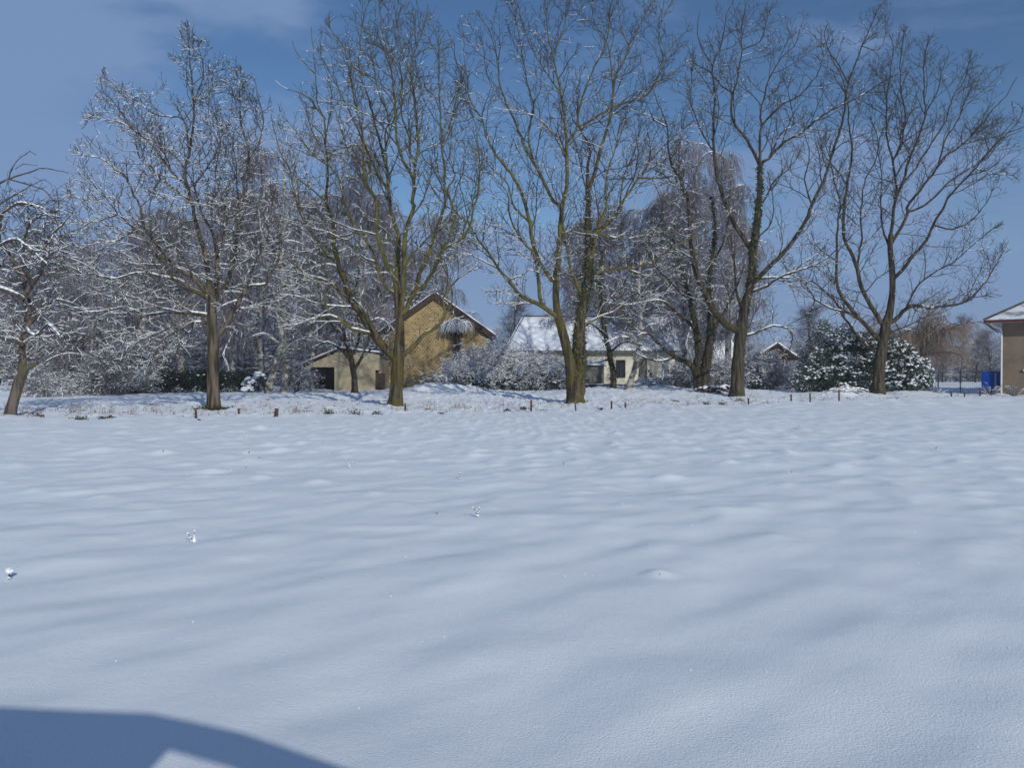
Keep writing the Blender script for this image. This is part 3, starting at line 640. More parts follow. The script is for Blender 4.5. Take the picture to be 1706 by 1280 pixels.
# ------------------------------------------------------------ plum tree at the left edge
def plum():
    rnd = random.Random(5); D = 25.2; base = W(18, 696, D); base[2] = gh(base[0], base[1])
    root = thing('plum_tree', 'leaning snow-crusted fruit tree with a broken stub, cut by the left edge of the photo', 'tree', tuple(base))
    def L(pts, dy=0):
        c = catmull([(p[0], p[1]) for p in pts], 8); t = np.linspace(0, 1, len(c))
        P = np.array([W(q[0] + rnd.gauss(0, .6), q[1] + rnd.gauss(0, .6), D + dy * tt) for q, tt in zip(c, t)])
        xs = np.cumsum([0] + [math.dist(pts[i][:2], pts[i - 1][:2]) for i in range(1, len(pts))])
        return P, np.interp(t * xs[-1], xs, [p[2] for p in pts]) * D / F
    main = [L([(16, 699, 10.5), (20, 675, 8.2), (28, 650, 7.6), (35, 628, 7.6), (45, 612, 6), (63, 606, 2.6)]),
            L([(36, 622, 6.8), (37, 600, 6.2), (38, 575, 5.6), (45, 540, 5), (48, 505, 4.5), (40, 470, 3)], .6)]
    V, Fs = tubes(main, kf, .16); mesh_np('trunk', V, Fs, B_PLUM, root, True)
    lim = [L([(38, 575, 4.5), (20, 565, 3.6), (-5, 560, 3), (-60, 540, 1.5)], -1), L([(44, 545, 4), (70, 520, 3), (95, 500, 2), (120, 505, 1)], 1),
           L([(42, 500, 4.5), (15, 485, 4), (-20, 470, 3), (-80, 430, 1.5)], .5), L([(44, 490, 4), (70, 450, 3), (82, 400, 2), (110, 370, 1)], -1.2),
           L([(40, 470, 3.4), (20, 430, 3), (0, 400, 2.4), (-30, 350, 1.2)], -.6), L([(46, 470, 3), (40, 420, 2.6), (55, 370, 2), (100, 350, 1)], 1.5),
           L([(-20, 470, 3), (-10, 420, 2.4), (30, 400, 1.8), (80, 440, .9)], -1.8), L([(0, 400, 2.6), (10, 350, 2), (60, 345, 1.4), (120, 395, .8)], 1),
           L([(-60, 420, 3), (-20, 380, 2.4), (30, 340, 1.6), (75, 348, .9)], -.5), L([(44, 545, 3), (60, 560, 2), (80, 540, 1.4), (100, 560, .8)], -1.5),
           L([(-70, 470, 3.5), (-30, 440, 2.8), (15, 445, 2), (70, 425, .9)], .8)]
    shoots = [L([(-60, 350, 3), (-20, 318, 2.2), (18, 298, 1.5), (48, 288, 1.1), (78, 281, .9), (116, 289, .5)], -.5), L([(17, 298, 1.1), (24, 278, .9), (36, 264, .8), (52, 254, .7), (62, 259, .5)], -.3),
              L([(20, 300, 1.1), (48, 308, .9), (75, 318, .8), (92, 336, .6), (104, 345, .5)], .3), L([(-30, 360, 1.6), (10, 335, 1.1), (45, 315, .8), (75, 300, .6), (88, 310, .5)], .6),
              L([(27, 282, .7), (40, 274, .6), (62, 276, .4)], .1)]
    out = []
    Pg = dict(seg=(.22, .16, .12), wander=.22, up=-.02, sp=(.26, .20, .17), ang=(35, 80), ratio=(.45, .8), minL=.34, rmin=.0075, inside=None, cup=.02, tiny=.2)
    for P, r in lim + [main[1]]:
        for i in range(2, len(P)):
            for _ in range(1 + (rnd.random() < .4)):
                dd = nrm(tuple(P[i] - P[i - 1])); q = perp(dd, rnd); a = radians(rnd.uniform(35, 80))
                grow(out, tuple(P[i]), nrm((dd[0] * cos(a) + q[0] * sin(a), dd[1] * cos(a) + q[1] * sin(a), dd[2] * cos(a) + q[2] * sin(a) + .05)), rnd.uniform(.5, 1.25), .013, 0, rnd, Pg)
    for P, r in shoots:
        for i in range(1, len(P)):
            for _ in range(2):
                dd = nrm(tuple(P[i] - P[i - 1])); q = perp(dd, rnd); e = P[i] + (np.array(dd) + np.array(q)) * rnd.uniform(.02, .07); out.append((np.array([P[i], e]), np.array([.006, .005])))
    V, Fs = tubes(lim + shoots, kf); mesh_np('bough', V, Fs, B_PLUM, root, True)
    V, Fs = tubes(out, kf); mesh_np('crown', V, Fs, B_TWIG, root)
    Va, Fa = ridges(lim, .95, .03, 3, None, .9); Vb, Fb = ridges(out, .62, .012, 4, lambda P: np.clip(1.3 - (P[:, 2] - 4.5) * .5, .2, 1.1))
    mesh_np('snow_cover', np.vstack([Va, Vb]), Fa + [f + len(Va) for f in Fb], M_SNOW, root)
plum()

# ------------------------------------------------------------ background trees (prototypes about 10 m high, copied)
def birch_proto(seed, h=10., wid=2.3, weep=1.0, n_l=26, twm=None, bark=None, frost=.22, ntw=15, trunks=1):
    rnd = random.Random(seed); tr = []; tw = []
    for k in range(trunks):
        lean = rnd.gauss(0, .05) + (k - (trunks - 1) / 2) * .12; p = [(k * .3, 0, -.15)]; x = k * .3; y = 0
        for i in range(1, 21):
            x += lean * h / 20 + rnd.gauss(0, .05); y += rnd.gauss(0, .05); p.append((x, y, h * i / 20))
        P = np.array(p); r = .17 / (trunks ** .5) * (1 - np.linspace(0, 1, 21)) ** .8 + .014; r[0] *= 1.35; tr.append((P, r))
        for j in range(n_l // trunks):
            t = .22 + .76 * j / (n_l // trunks); i = int(t * 20); a = rnd.uniform(0, 2 * pi); Ll = wid * (.55 + 1.3 * (1 - t)) * rnd.uniform(.75, 1.2)
            d = nrm((cos(a), sin(a), rnd.uniform(.7, 1.5))); q = tuple(P[i]); pts = [q]; rr = [max(.014, r[i] * .42)]
            n = 9
            for m in range(n):
                d = nrm((d[0] + rnd.gauss(0, .1), d[1] + rnd.gauss(0, .1), d[2] - .13 * weep + rnd.gauss(0, .07)))
                q = tuple(q[c] + d[c] * Ll / n for c in range(3)); pts.append(q); rr.append(rr[0] * (1 - .8 * (m + 1) / n) + .006)
                if m >= 1:
                    for _ in range(ntw // 3):
                        b = rnd.uniform(0, 2 * pi); e = nrm((cos(b), sin(b), rnd.uniform(-.4, .7))); s = q; L2 = rnd.uniform(.5, 1.15)
                        tp = [s]; 
                        for w in range(5):
                            e = nrm((e[0] * (1 - .12 * weep) + rnd.gauss(0, .1), e[1] * (1 - .12 * weep) + rnd.gauss(0, .1), e[2] - .34 * weep + (.05 if weep < .3 else 0)))
                            s = tuple(s[c] + e[c] * L2 / 5 for c in range(3)); tp.append(s)
                            if w in (1, 2, 3):
                                for __ in range(1):
                                    g = nrm((e[0] + rnd.gauss(0, .55), e[1] + rnd.gauss(0, .55), e[2] + rnd.gauss(0, .4) - .25 * weep)); s3 = s; t3 = [s3]; L3 = rnd.uniform(.25, .8)
                                    for ___ in range(3):
                                        g = nrm((g[0], g[1], g[2] - .4 * weep)); s3 = tuple(s3[c] + g[c] * L3 / 3 for c in range(3)); t3.append(s3)
                                    tw.append((np.array(t3), np.array([.008, .007, .006, .005])))
                        tw.append((np.array(tp), np.array([.010, .009, .008, .007, .006, .006])))
            tr.append((np.array(pts), np.array(rr)))
    root = thing('birch_tree', None, 'tree', (0, 0, 0))
    V, Fs = tubes(tr[::1], kf, .05); mesh_np('trunk', V, Fs, bark or B_BIRCH, root, True)
    V, Fs = tubes(tw, kf); mesh_np('crown', V, Fs, twm or B_BTWIG, root)
    Vb, Fb = ridges(tw, frost, .008, seed, lambda P: np.clip(1.5 - .17 * P[:, 2], .05, 1.4), .93); Va, Fa = ridges(tr, .65, .016, seed, None, .85)
    mesh_np('snow_cover', np.vstack([Va, Vb]), Fa + [f + len(Va) for f in Fb], M_SNOW, root)
    return root
def place(root, first, name, x, y, z, sc, rz, label, group, cat=None, scz=None, tilt=0):
    if first: r = root
    else:
        r = root.copy(); COL.objects.link(r)
        for ch in list(root.children):
            c = ch.copy(); COL.objects.link(c); c.parent = r
            for g in list(ch.children):
                d = g.copy(); COL.objects.link(d); d.parent = c
    r.name = name; r.location = (x, y, z); r.scale = (sc, sc, scz or sc); r.rotation_euler = (tilt, 0, rz)
    r['label'] = label
    if cat: r['category'] = cat
    if group: r['group'] = group
    return r
P1 = birch_proto(101, 10, 1.9, 1.0, 28); P2 = birch_proto(102, 10, 2.3, 1.15, 28, trunks=2); P3 = birch_proto(103, 10, 2.0, .75, 26, twm=B_GTWIG, frost=.22)
P4 = birch_proto(104, 10, 2.6, .05, 30, twm=B_GTWIG, frost=.45, bark=B_DARK, ntw=18)
G = 'snowy birches and thicket trees behind the big trees'
bt = [  # proto, px, distance, top pixel y, width factor, label
 (P3, 40, 48, 360, 1.1, 'grey frosted tree just behind the leaning fruit tree at the left edge'),
 (P1, 105, 53, 385, 1.1, 'frosted weeping birch between the fruit tree and the leftmost big tree, farther left'),
 (P2, 165, 50, 392, 1.2, 'broad twiggy birch with brownish stems behind the low left boughs of the first big tree'),
 (P1, 235, 56, 400, 1.1, 'weeping birch over the left end of the dark hedge'),
 (P3, 300, 60, 330, 1.0, 'grey twiggy tree seen through the left crown of the first big tree'),
 (P2, 385, 58, 290, 1.0, 'weeping birch just right of the first big trunk'),
 (P1, 437, 54, 215, .8, 'tall purple-twigged birch filling the gap between the first two big trees'),
 (P1, 520, 62, 300, .9, 'purple weeping birch above the open shed, farther left of two'),
 (P2, 575, 60, 200, .8, 'tall purple weeping birch rising behind the second big tree above the shed'),
 (P3, 640, 66, 330, .9, 'grey birch behind the second big trunk beside the barn'),
 (P2, 745, 74, 330, .8, 'weeping birch with fringes hanging behind the barn ridge'),
 (P3, 955, 66, 350, .9, 'grey twiggy birch behind the twin-stemmed big tree'),
 (P1, 1040, 64, 330, 1.0, 'weeping birch above the right half of the white house roof'),
 (P2, 1140, 60, 205, .8, 'tall purple birch between the third and fourth big trees'),
 (P1, 1215, 64, 225, .75, 'tall purple birch directly behind the fourth big tree'),
 (P1, 690, 70, 400, 1.0, 'thin birch mostly hidden by the barn gable and the second big tree'),
]
bt += [(P1, 15, 80, 420, 1.2, 'hazy birch of the back row at the far left edge'), (P2, 80, 78, 400, 1.3, 'hazy birch of the back row behind the fruit tree gap'), (P1, 140, 82, 380, 1.3, 'hazy birch of the back row over the frosted shrubs'), (P2, 200, 80, 360, 1.3, 'hazy birch of the back row behind the brown thicket'),
 (P1, 262, 84, 340, 1.3, 'hazy birch of the back row left of the first big trunk'), (P2, 330, 80, 330, 1.2, 'hazy birch of the back row straight behind the first big tree'), (P1, 395, 82, 300, 1.2, 'hazy birch of the back row over the dark hedge end'), (P2, 470, 84, 290, 1.2, 'hazy birch of the back row behind the slim pale trunk'),
 (P1, 540, 82, 310, 1.2, 'hazy birch of the back row above the shed roof'), (P2, 610, 84, 320, 1.2, 'hazy birch of the back row left of the barn'), (P1, 1000, 80, 350, 1.2, 'hazy birch of the back row above the white roof ridge, left'), (P2, 1060, 84, 320, 1.2, 'hazy birch of the back row above the white roof ridge, right'),
 (P1, 1120, 80, 300, 1.2, 'hazy birch of the back row behind the garden tree'), (P2, 1175, 84, 290, 1.1, 'hazy birch of the back row left of the fourth trunk'), (P1, 1235, 86, 360, .8, 'hazy birch of the back row right behind the fourth trunk')]
used = set()
for i, (pr, px, D, top, wf, lab) in enumerate(bt):
    w = W(px, 650, D); z = gh(w[0], D) ; H = (HOR - top) / F * D + CAMH - z
    sc = H / 10.3; place(pr, pr.name not in used, 'birch_tree', w[0], D, z, sc * wf, i * 2.3, lab, G, scz=sc); used.add(pr.name)
# two slim leaning birches by the white house and two on the lawn edge behind the first tree
def single(name, label, D, lines_px, seed, bark, Lr=(.6, 1.6), dens=1., snow=.7, ivyd=0, twm=B_TWIG, droop=.0, group=None, rmin=.0085, zmin=1.6, ivypx=None):
    rnd = random.Random(seed); b = W(lines_px[0][0][0], lines_px[0][0][1], D); b[2] = gh(b[0], b[1])
    root = thing(name, label, 'tree', tuple(b), group); lines = []
    for k, pl in enumerate(lines_px):
        c = catmull([(p[0], p[1]) for p in pl], 8); t = np.linspace(0, 1, len(c)); dy = 0 if k == 0 else rnd.uniform(-2.2, 2.2)
        off = gh(b[0], D) - W(0, lines_px[0][0][1], D)[2]
        P = np.array([W(q[0] + rnd.gauss(0, .5), q[1] + rnd.gauss(0, .4), D + dy * tt) + np.array((0, 0, off * (1 - tt))) for q, tt in zip(c, t)])
        xs = np.cumsum([0] + [math.dist(pl[i][:2], pl[i - 1][:2]) for i in range(1, len(pl))])
        lines.append((P, np.interp(t * xs[-1], xs, [p[2] for p in pl]) * D / F))
    lines[0][0][0, 2] -= .12; lines[0][1][0] *= 1.25
    V, Fs = tubes(lines[:1], kf, .1); mesh_np('trunk', V, Fs, bark, root, True)
    if lines[1:]:
        V, Fs = tubes(lines[1:], kf, .05); mesh_np('bough', V, Fs, bark, root, True)
    out = []; Pg = dict(seg=(.25, .2, .16), wander=.17, up=.03 - droop, sp=(.25 / dens, .2 / dens, .16 / dens), ang=(35, 75), ratio=(.45, .75), minL=.42, rmin=rmin, inside=None, cup=.05, tiny=.25)
    for P, r in lines:
        for i in range(2, len(P)):
            if P[i][2] < zmin: continue
            if rnd.random() < .75 * dens:
                dd = nrm(tuple(P[i] - P[i - 1])); q = perp(dd, rnd); a = radians(rnd.uniform(40, 80))
                grow(out, tuple(P[i]), nrm((dd[0] * cos(a) + q[0] * sin(a), dd[1] * cos(a) + q[1] * sin(a), dd[2] * cos(a) + q[2] * sin(a) + .1)), rnd.uniform(*Lr), .016, 0, rnd, Pg)
    V, Fs = tubes(out, kf); mesh_np('crown', V, Fs, twm, root)
    Va, Fa = ridges(lines, .9, .028, seed, None, .84); Vb, Fb = ridges(out, snow * .8, .011, seed + 3)
    mesh_np('snow_cover', np.vstack([Va, Vb]), Fa + [f + len(Va) for f in Fb], M_SNOW, root)
    if ivyd:
        cs = []; rs = np.random.RandomState(seed)
        for (P, r) in lines[:ivyd]:
            for i in range(len(P)):
                n = 120; u = rs.normal(size=(n, 3)); u /= np.linalg.norm(u, axis=1, keepdims=True)
                cs.append(P[i] + u * (r[i] + .22 * rs.rand(n) ** 2)[:, None])
        V, Fs = leaves(np.concatenate(cs), .08, seed); mesh_np('ivy', V, Fs, M_IVY, root)
single('birch_tree', 'pale slim birch trunk standing upright behind the lawn, left of the open shed', 46, [[(472, 655, 6), (476, 600, 4.8), (474, 540, 4.6), (472, 480, 4), (470, 400, 3), (476, 300, 2), (470, 240, 1)], [(473, 500, 2.6), (500, 440, 2), (505, 380, 1)], [(471, 440, 2.4), (440, 400, 1.8), (430, 330, 1)], [(473, 380, 2), (495, 320, 1.4), (490, 250, .8)]], 31, B_BIRCH, snow=.6, twm=B_BTWIG, droop=.05)
single('leaning_tree', 'snow-plastered trunk leaning against the pale slim birch left of the shed', 45, [[(446, 655, 7), (455, 620, 5.6), (463, 590, 5), (470, 560, 4), (462, 520, 3), (455, 470, 2)], [(466, 570, 2.6), (440, 555, 1.8), (420, 560, 1)], [(463, 590, 2.2), (490, 570, 1.6), (520, 560, 1)]], 32, B_BIRCH, snow=.7)
single('leaning_tree', 'slim ivy-clad trunk leaning left just right of the twin-stemmed tree', 47, [[(1021, 652, 5.5), (1022, 630, 4.6), (1018, 600, 4.2), (1010, 565, 3.8), (1004, 530, 3.2), (1000, 480, 2.6), (1002, 420, 1.6)], [(1015, 590, 2), (1040, 570, 1.6), (1070, 575, 1)], [(1008, 560, 2), (985, 540, 1.4), (960, 545, .8)], [(1003, 520, 2), (1030, 490, 1.6), (1050, 450, 1)], [(1001, 480, 1.8), (980, 450, 1.3), (975, 410, .8)], [(1012, 600, 1.6), (990, 605, 1.2), (965, 600, .8)]], 33, B_DARK, snow=.7, ivyd=1, Lr=(.6, 1.6), dens=.75)
single('leaning_tree', 'slim pale trunk leaning right in front of the white house', 46, [[(1044, 651, 5.5), (1052, 630, 4.4), (1060, 605, 4.2), (1065, 570, 3.6), (1068, 530, 3), (1064, 480, 2.4), (1068, 430, 1.4)], [(1064, 575, 2), (1040, 560, 1.6), (1010, 570, 1)], [(1066, 550, 2), (1090, 540, 1.6), (1115, 550, 1)], [(1067, 520, 2), (1085, 490, 1.6), (1110, 470, 1)], [(1060, 600, 1.6), (1085, 590, 1.2), (1110, 600, .8)], [(1066, 480, 1.6), (1045, 450, 1.2), (1040, 410, .8)]], 34, B_BIRCH, snow=.7, Lr=(.6, 1.6), dens=.75)
single('old_garden_tree', 'stout two-trunked ivy-clad garden tree left of the fourth big tree', 45, [[(1171, 647, 9), (1176, 610, 7.6), (1182, 570, 7), (1184, 530, 6), (1180, 490, 5), (1184, 440, 3.6), (1190, 380, 2), (1185, 330, 1)],
   [(1163, 645, 7), (1160, 610, 6), (1164, 580, 5.4), (1158, 540, 4.6), (1150, 500, 3.6), (1135, 450, 2.4), (1120, 400, 1)], [(1160, 615, 5), (1148, 602, 4.4), (1125, 592, 4), (1100, 575, 2.6), (1080, 555, 1.6), (1060, 560, .9)], [(1183, 550, 3.4), (1205, 520, 2.6), (1225, 480, 1.6), (1240, 440, 1)],
   [(1158, 545, 3), (1130, 520, 2.4), (1100, 500, 1.8), (1070, 505, 1)], [(1181, 500, 3), (1160, 460, 2.4), (1150, 420, 1.6), (1152, 370, 1)], [(1150, 500, 2.2), (1120, 470, 1.8), (1090, 440, 1.2), (1070, 400, .8)], [(1184, 440, 2.2), (1205, 400, 1.6), (1215, 350, 1)], [(1125, 592, 2), (1095, 600, 1.4), (1060, 590, .9)]], 35, B_DARK, snow=.75, ivyd=2, Lr=(.8, 2.0), dens=.85)
single('small_garden_tree', 'small contorted snowy tree in front of the shed wall, left of the second big tree', 44, [[(590, 656, 6), (590, 630, 5), (586, 600, 4.4), (578, 575, 3.2), (570, 545, 2)], [(588, 620, 3), (605, 590, 2.4), (615, 560, 1.6), (612, 530, 1)], [(586, 600, 3), (565, 580, 2.2), (545, 570, 1.4), (520, 580, .8)], [(580, 580, 2.2), (560, 550, 1.8), (540, 520, 1.2), (530, 480, .8)], [(590, 590, 2.4), (600, 550, 1.8), (590, 500, 1.2), (600, 450, .8)], [(604, 592, 2), (625, 580, 1.4), (640, 590, .8)]], 36, B_DARK, snow=.8, Lr=(.6, 1.7), dens=1.2)

# far bare tree, willow, distant trees
r = place(P4, True, 'round_bare_tree', W(845, 650, 98)[0], 98, .4, 1.12, .5, 'distant round bare tree between the barn gable and the white house roof', None, scz=1.02)
far = [(1345, 78, 505, 'bare twiggy tree behind the chalet and the evergreen shrubs'), (1530, 120, 560, 'distant tree right behind the brown willow'), (1600, 112, 525, 'tallest distant bare tree left of the brick house'), (1625, 118, 560, 'distant bare tree second from the brick house'), (1655, 115, 548, 'distant bare tree nearest the brick house'), (1570, 125, 568, 'low distant tree beside the willow'),
       (1480, 120, 560, 'distant bare tree hidden behind the fifth trunk'), (1405, 110, 560, 'distant bare tree above the evergreen shrubs'), (1180, 105, 540, 'distant bare tree behind the two-trunked garden tree'), (1270, 120, 580, 'distant bare tree left of the chalet'), (1680, 128, 560, 'distant bare tree partly hidden by the brick house'), (930, 112, 525, 'distant bare tree above the white house roof'), (795, 120, 560, 'distant bare tree just right of the barn roof')]
for i, (px, D, top, lab) in enumerate(far):
    w = W(px, 650, D); H = (HOR - top) / F * D + CAMH - .4; sc = H / 10.6
    place(P4, False, 'round_bare_tree', w[0], D, .4, sc * (1.15 if px != 1600 else .7), i * 1.9 + 1, lab, 'distant bare trees beyond the gardens', scz=sc)
def willow():
    D = 86; rnd = random.Random(77); b = W(1520, 650, D); b[2] = gh(b[0], D)
    root = thing('willow_tree', 'golden-brown weeping willow behind the rightmost big tree', 'tree', tuple(b)); tr = []; tw = []
    P = np.array([(b[0], D, b[2] - .2), (b[0] + .2, D, b[2] + 2), (b[0], D, b[2] + 4)]); tr.append((P, np.array([.6, .45, .35])))
    for k in range(30):
        a = rnd.uniform(0, 2 * pi); d = nrm((cos(a) * .9, sin(a) * .9, rnd.uniform(.5, 1.9))); q = (b[0], D, b[2] + rnd.uniform(2.2, 4)); pts = [q]; rr = [.13]; L = rnd.uniform(4.5, 7)
        for m in range(10):
            d = nrm((d[0] + rnd.gauss(0, .07), d[1] + rnd.gauss(0, .07), d[2] - .085)); q = tuple(q[c] + d[c] * L / 10 for c in range(3)); pts.append(q); rr.append(.12 * (1 - (m + 1) / 11) + .01)
            if m > 2:
                for _ in range(14):
                    e = nrm((d[0] + rnd.gauss(0, .6), d[1] + rnd.gauss(0, .6), rnd.uniform(-.1, .6))); s = q; tp = [s]; L2 = rnd.uniform(1.3, 3.4)
                    for w in range(7):
                        e = nrm((e[0] * .9, e[1] * .9, e[2] - .3)); s = tuple(s[c] + e[c] * L2 / 7 for c in range(3)); tp.append(s)
                    tw.append((np.array(tp), np.linspace(.016, .010, 8)))
        tr.append((np.array(pts), np.array(rr)))
    V, Fs = tubes(tr, kf); mesh_np('trunk', V, Fs, B_DARK, root, True); V, Fs = tubes(tw, lambda r: 3); mesh_np('crown', V, Fs, B_WILLOW, root)
willow()

# ------------------------------------------------------------ shrubs
def ico():
    t = (1 + 5 ** .5) / 2; v = np.array([(-1, t, 0), (1, t, 0), (-1, -t, 0), (1, -t, 0), (0, -1, t), (0, 1, t), (0, -1, -t), (0, 1, -t), (t, 0, -1), (t, 0, 1), (-t, 0, -1), (-t, 0, 1)], float)
    v /= np.linalg.norm(v[0]); f = [(0, 11, 5), (0, 5, 1), (0, 1, 7), (0, 7, 10), (0, 10, 11), (1, 5, 9), (5, 11, 4), (11, 10, 2), (10, 7, 6), (7, 1, 8), (3, 9, 4), (3, 4, 2), (3, 2, 6), (3, 6, 8), (3, 8, 9), (4, 9, 5), (2, 4, 11), (6, 2, 10), (8, 6, 7), (9, 8, 1)]
    for _ in range(1):
        v = list(map(tuple, v)); mid = {}; nf = []
        def m(a, b):
            k = (min(a, b), max(a, b))
            if k not in mid:
                p = np.array(v[a]) + np.array(v[b]); p /= np.linalg.norm(p); v.append(tuple(p)); mid[k] = len(v) - 1
            return mid[k]
        for a, b, c in f:
            x, y, z = m(a, b), m(b, c), m(c, a); nf += [(a, x, z), (b, y, x), (c, z, y), (x, y, z)]
        v = np.array(v); f = nf
    return v, np.array(f)
ICO = ico()
def clumps(cent, rad, seed, flat=.6, jit=.28):
    rs = np.random.RandomState(seed); n = len(cent); v, f = ICO; k = len(v)
    rn = rad[:, None] * (1 + jit * rs.normal(size=(n, k))); V = cent[:, None, :] + v[None] * rn[..., None] * np.array([1.15, 1.15, flat])
    return V.reshape(-1, 3), [(f[None] + (np.arange(n) * k)[:, None, None]).reshape(-1, 3)]
def leafy(name, label, cat, lobes, seed, m, leaf=.10, dens=900, snow=1.0, srad=(.02, .075), core=True, group=None):
    """evergreen shrub: lobes (x,y,z,rx,ry,rz) world; leaves in shells, snow pads on upper sides"""
    rs = np.random.RandomState(seed); lob = np.array(lobes, float); gx = lob[:, 0].mean(); gy = lob[:, 1].mean(); g = gh(gx, gy)
    root = thing(name, label, cat, (gx, gy, g), group); cs = []; sc = []; sr = []
    for (x, y, z, rx, ry, rz) in lob:
        n = int(dens * (rx * ry + rx * rz + ry * rz)); u = rs.normal(size=(n, 3)); u /= np.linalg.norm(u, axis=1, keepdims=True)
        nz = 1 + .28 * pn(u[:, 0] * 2.6 + x, u[:, 2] * 2.6 + y, seed) + .16 * pn(u[:, 0] * 7 + x, u[:, 1] * 3 + u[:, 2] * 7, seed + 1)
        s = nz * (1 - .5 * rs.rand(n) ** 2.2); p = np.array([x, y, z]) + u * s[:, None] * np.array([rx, ry, rz]); p = p[p[:, 2] > g - .05]; cs.append(p)
        ns = int(n * .30 * snow); u = rs.normal(size=(ns, 3)); u[:, 2] = np.abs(u[:, 2]) * .9 - .25; u /= np.linalg.norm(u, axis=1, keepdims=True)
        nz = 1 + .28 * pn(u[:, 0] * 2.6 + x, u[:, 2] * 2.6 + y, seed) + .16 * pn(u[:, 0] * 7 + x, u[:, 1] * 3 + u[:, 2] * 7, seed + 1)
        keep = pn(u[:, 0] * 3.3 + 9, u[:, 2] * 4 + u[:, 1] * 2 + x, seed + 5) + .5 * pn(u[:, 0] * 9, u[:, 2] * 11 + x, seed + 6) > .42 - .45 * u[:, 2] + .5 * pn(u[:, 0] * 1.7 + y, u[:, 2] * 1.9 + x, seed + 8)
        p = np.array([x, y, z]) + u * (nz * (.9 + .12 * rs.rand(ns)))[:, None] * np.array([rx, ry, rz]); ok = keep & (p[:, 2] > g + .1)
        sc.append(p[ok]); sr.append((srad[0] + (srad[1] - srad[0]) * rs.rand(ns) ** 1.6)[ok])
    V, Fs = leaves(np.concatenate(cs), leaf, seed); mesh_np('foliage', V, Fs, m, root)
    if snow:
        V, Fs = clumps(np.concatenate(sc), np.concatenate(sr), seed, .5); mesh_np('snow_cover', V, Fs, M_SNOW, root, True)
    return root
def lob(px, py, D, rx, rz, ry=None): w = W(px, py, D); return (w[0], w[1], w[2], rx, ry or rx, rz)
leafy('evergreen_shrub', 'big dark snow-loaded evergreen shrub left of the rightmost big trunk', 'shrub', [lob(1425, 600, 44.5, 1.35, 1.5), lob(1405, 570, 45, .95, .9), lob(1375, 615, 44.5, 1.1, 1.2), lob(1350, 635, 44, 1.0, .8), lob(1450, 620, 44.5, 1.1, 1.3), lob(1440, 575, 45, .8, .7), lob(1400, 635, 43.8, 1.5, .8)], 51, M_EVER, snow=1.15)
leafy('evergreen_shrub', 'rounded snow-capped evergreen shrub right of the rightmost big trunk', 'shrub', [lob(1500, 605, 44.5, .95, 1.1), lob(1520, 625, 44.5, 1.0, 1.0), lob(1490, 585, 45, .7, .7), lob(1535, 640, 44, .6, .6), lob(1497, 640, 44, 1.2, .7)], 52, M_EVER, snow=1.5)
leafy('blue_conifer', 'greyish blue-green conifer behind the left end of the evergreen shrub', 'conifer', [lob(1372, 590, 52, 1.1, 2.0), lob(1374, 560, 52, .6, 1.2), lob(1350, 610, 52, .9, 1.2)], 53, M_CONIF, snow=.25, leaf=.09)
hd = [(262, 56, 'dark hedge bush at the left end of the shaded row'), (292, 55.5, 'dark hedge bush second from the left in the shaded row'), (325, 55, 'dark hedge bush left of the first big trunk'), (350, 56, 'dark hedge bush hidden behind the first big trunk'), (385, 55, 'dark hedge bush right of the first big trunk'), (232, 57, 'dark bush under the weeping birch at far left'), (410, 56, 'dark bush beside the snowy rhododendron')]
for i, (px, D, lab) in enumerate(hd):
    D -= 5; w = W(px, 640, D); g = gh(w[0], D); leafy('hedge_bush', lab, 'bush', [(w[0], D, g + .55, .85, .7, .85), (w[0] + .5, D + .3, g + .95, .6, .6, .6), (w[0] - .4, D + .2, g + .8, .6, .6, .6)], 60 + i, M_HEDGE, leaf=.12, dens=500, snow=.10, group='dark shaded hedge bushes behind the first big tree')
leafy('rhododendron_bush', 'small bush almost buried in round snow pillows left of the leaning trunk', 'bush', [lob(418, 640, 50, .42, .38), lob(432, 630, 50, .33, .42), lob(412, 650, 49.5, .3, .25)], 71, M_EVER, snow=3, srad=(.06, .15), dens=500)
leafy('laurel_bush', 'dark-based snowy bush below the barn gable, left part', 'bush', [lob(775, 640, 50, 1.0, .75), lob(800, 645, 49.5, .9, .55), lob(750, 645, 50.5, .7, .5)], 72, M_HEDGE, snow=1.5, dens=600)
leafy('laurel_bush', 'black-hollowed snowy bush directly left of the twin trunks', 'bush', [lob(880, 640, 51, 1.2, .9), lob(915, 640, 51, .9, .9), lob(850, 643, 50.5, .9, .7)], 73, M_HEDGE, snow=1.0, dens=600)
leafy('laurel_bush', 'snow-dusted green bush beside the white house end wall', 'bush', [lob(1140, 628, 51, .9, .7), lob(1155, 640, 50, .7, .5)], 74, M_EVER, snow=1.8, dens=600)
leafy('laurel_bush', 'snowy bush to the right of the fourth big trunk', 'bush', [lob(1255, 630, 49, .6, .8), lob(1262, 640, 48.5, .5, .6)], 75, M_EVER, snow=2.0, dens=600)
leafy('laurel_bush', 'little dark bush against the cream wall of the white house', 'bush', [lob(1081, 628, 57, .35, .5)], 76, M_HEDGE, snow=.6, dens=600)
leafy('ivy_wall_plant', 'dark green growth along the foot of the barn gable', 'bush', [lob(690, 640, 57.2, 1.0, .65, .35), lob(720, 640, 57.2, .9, .6, .35), lob(745, 645, 57, .8, .45, .35)], 77, M_CONIF, snow=.2, dens=500)

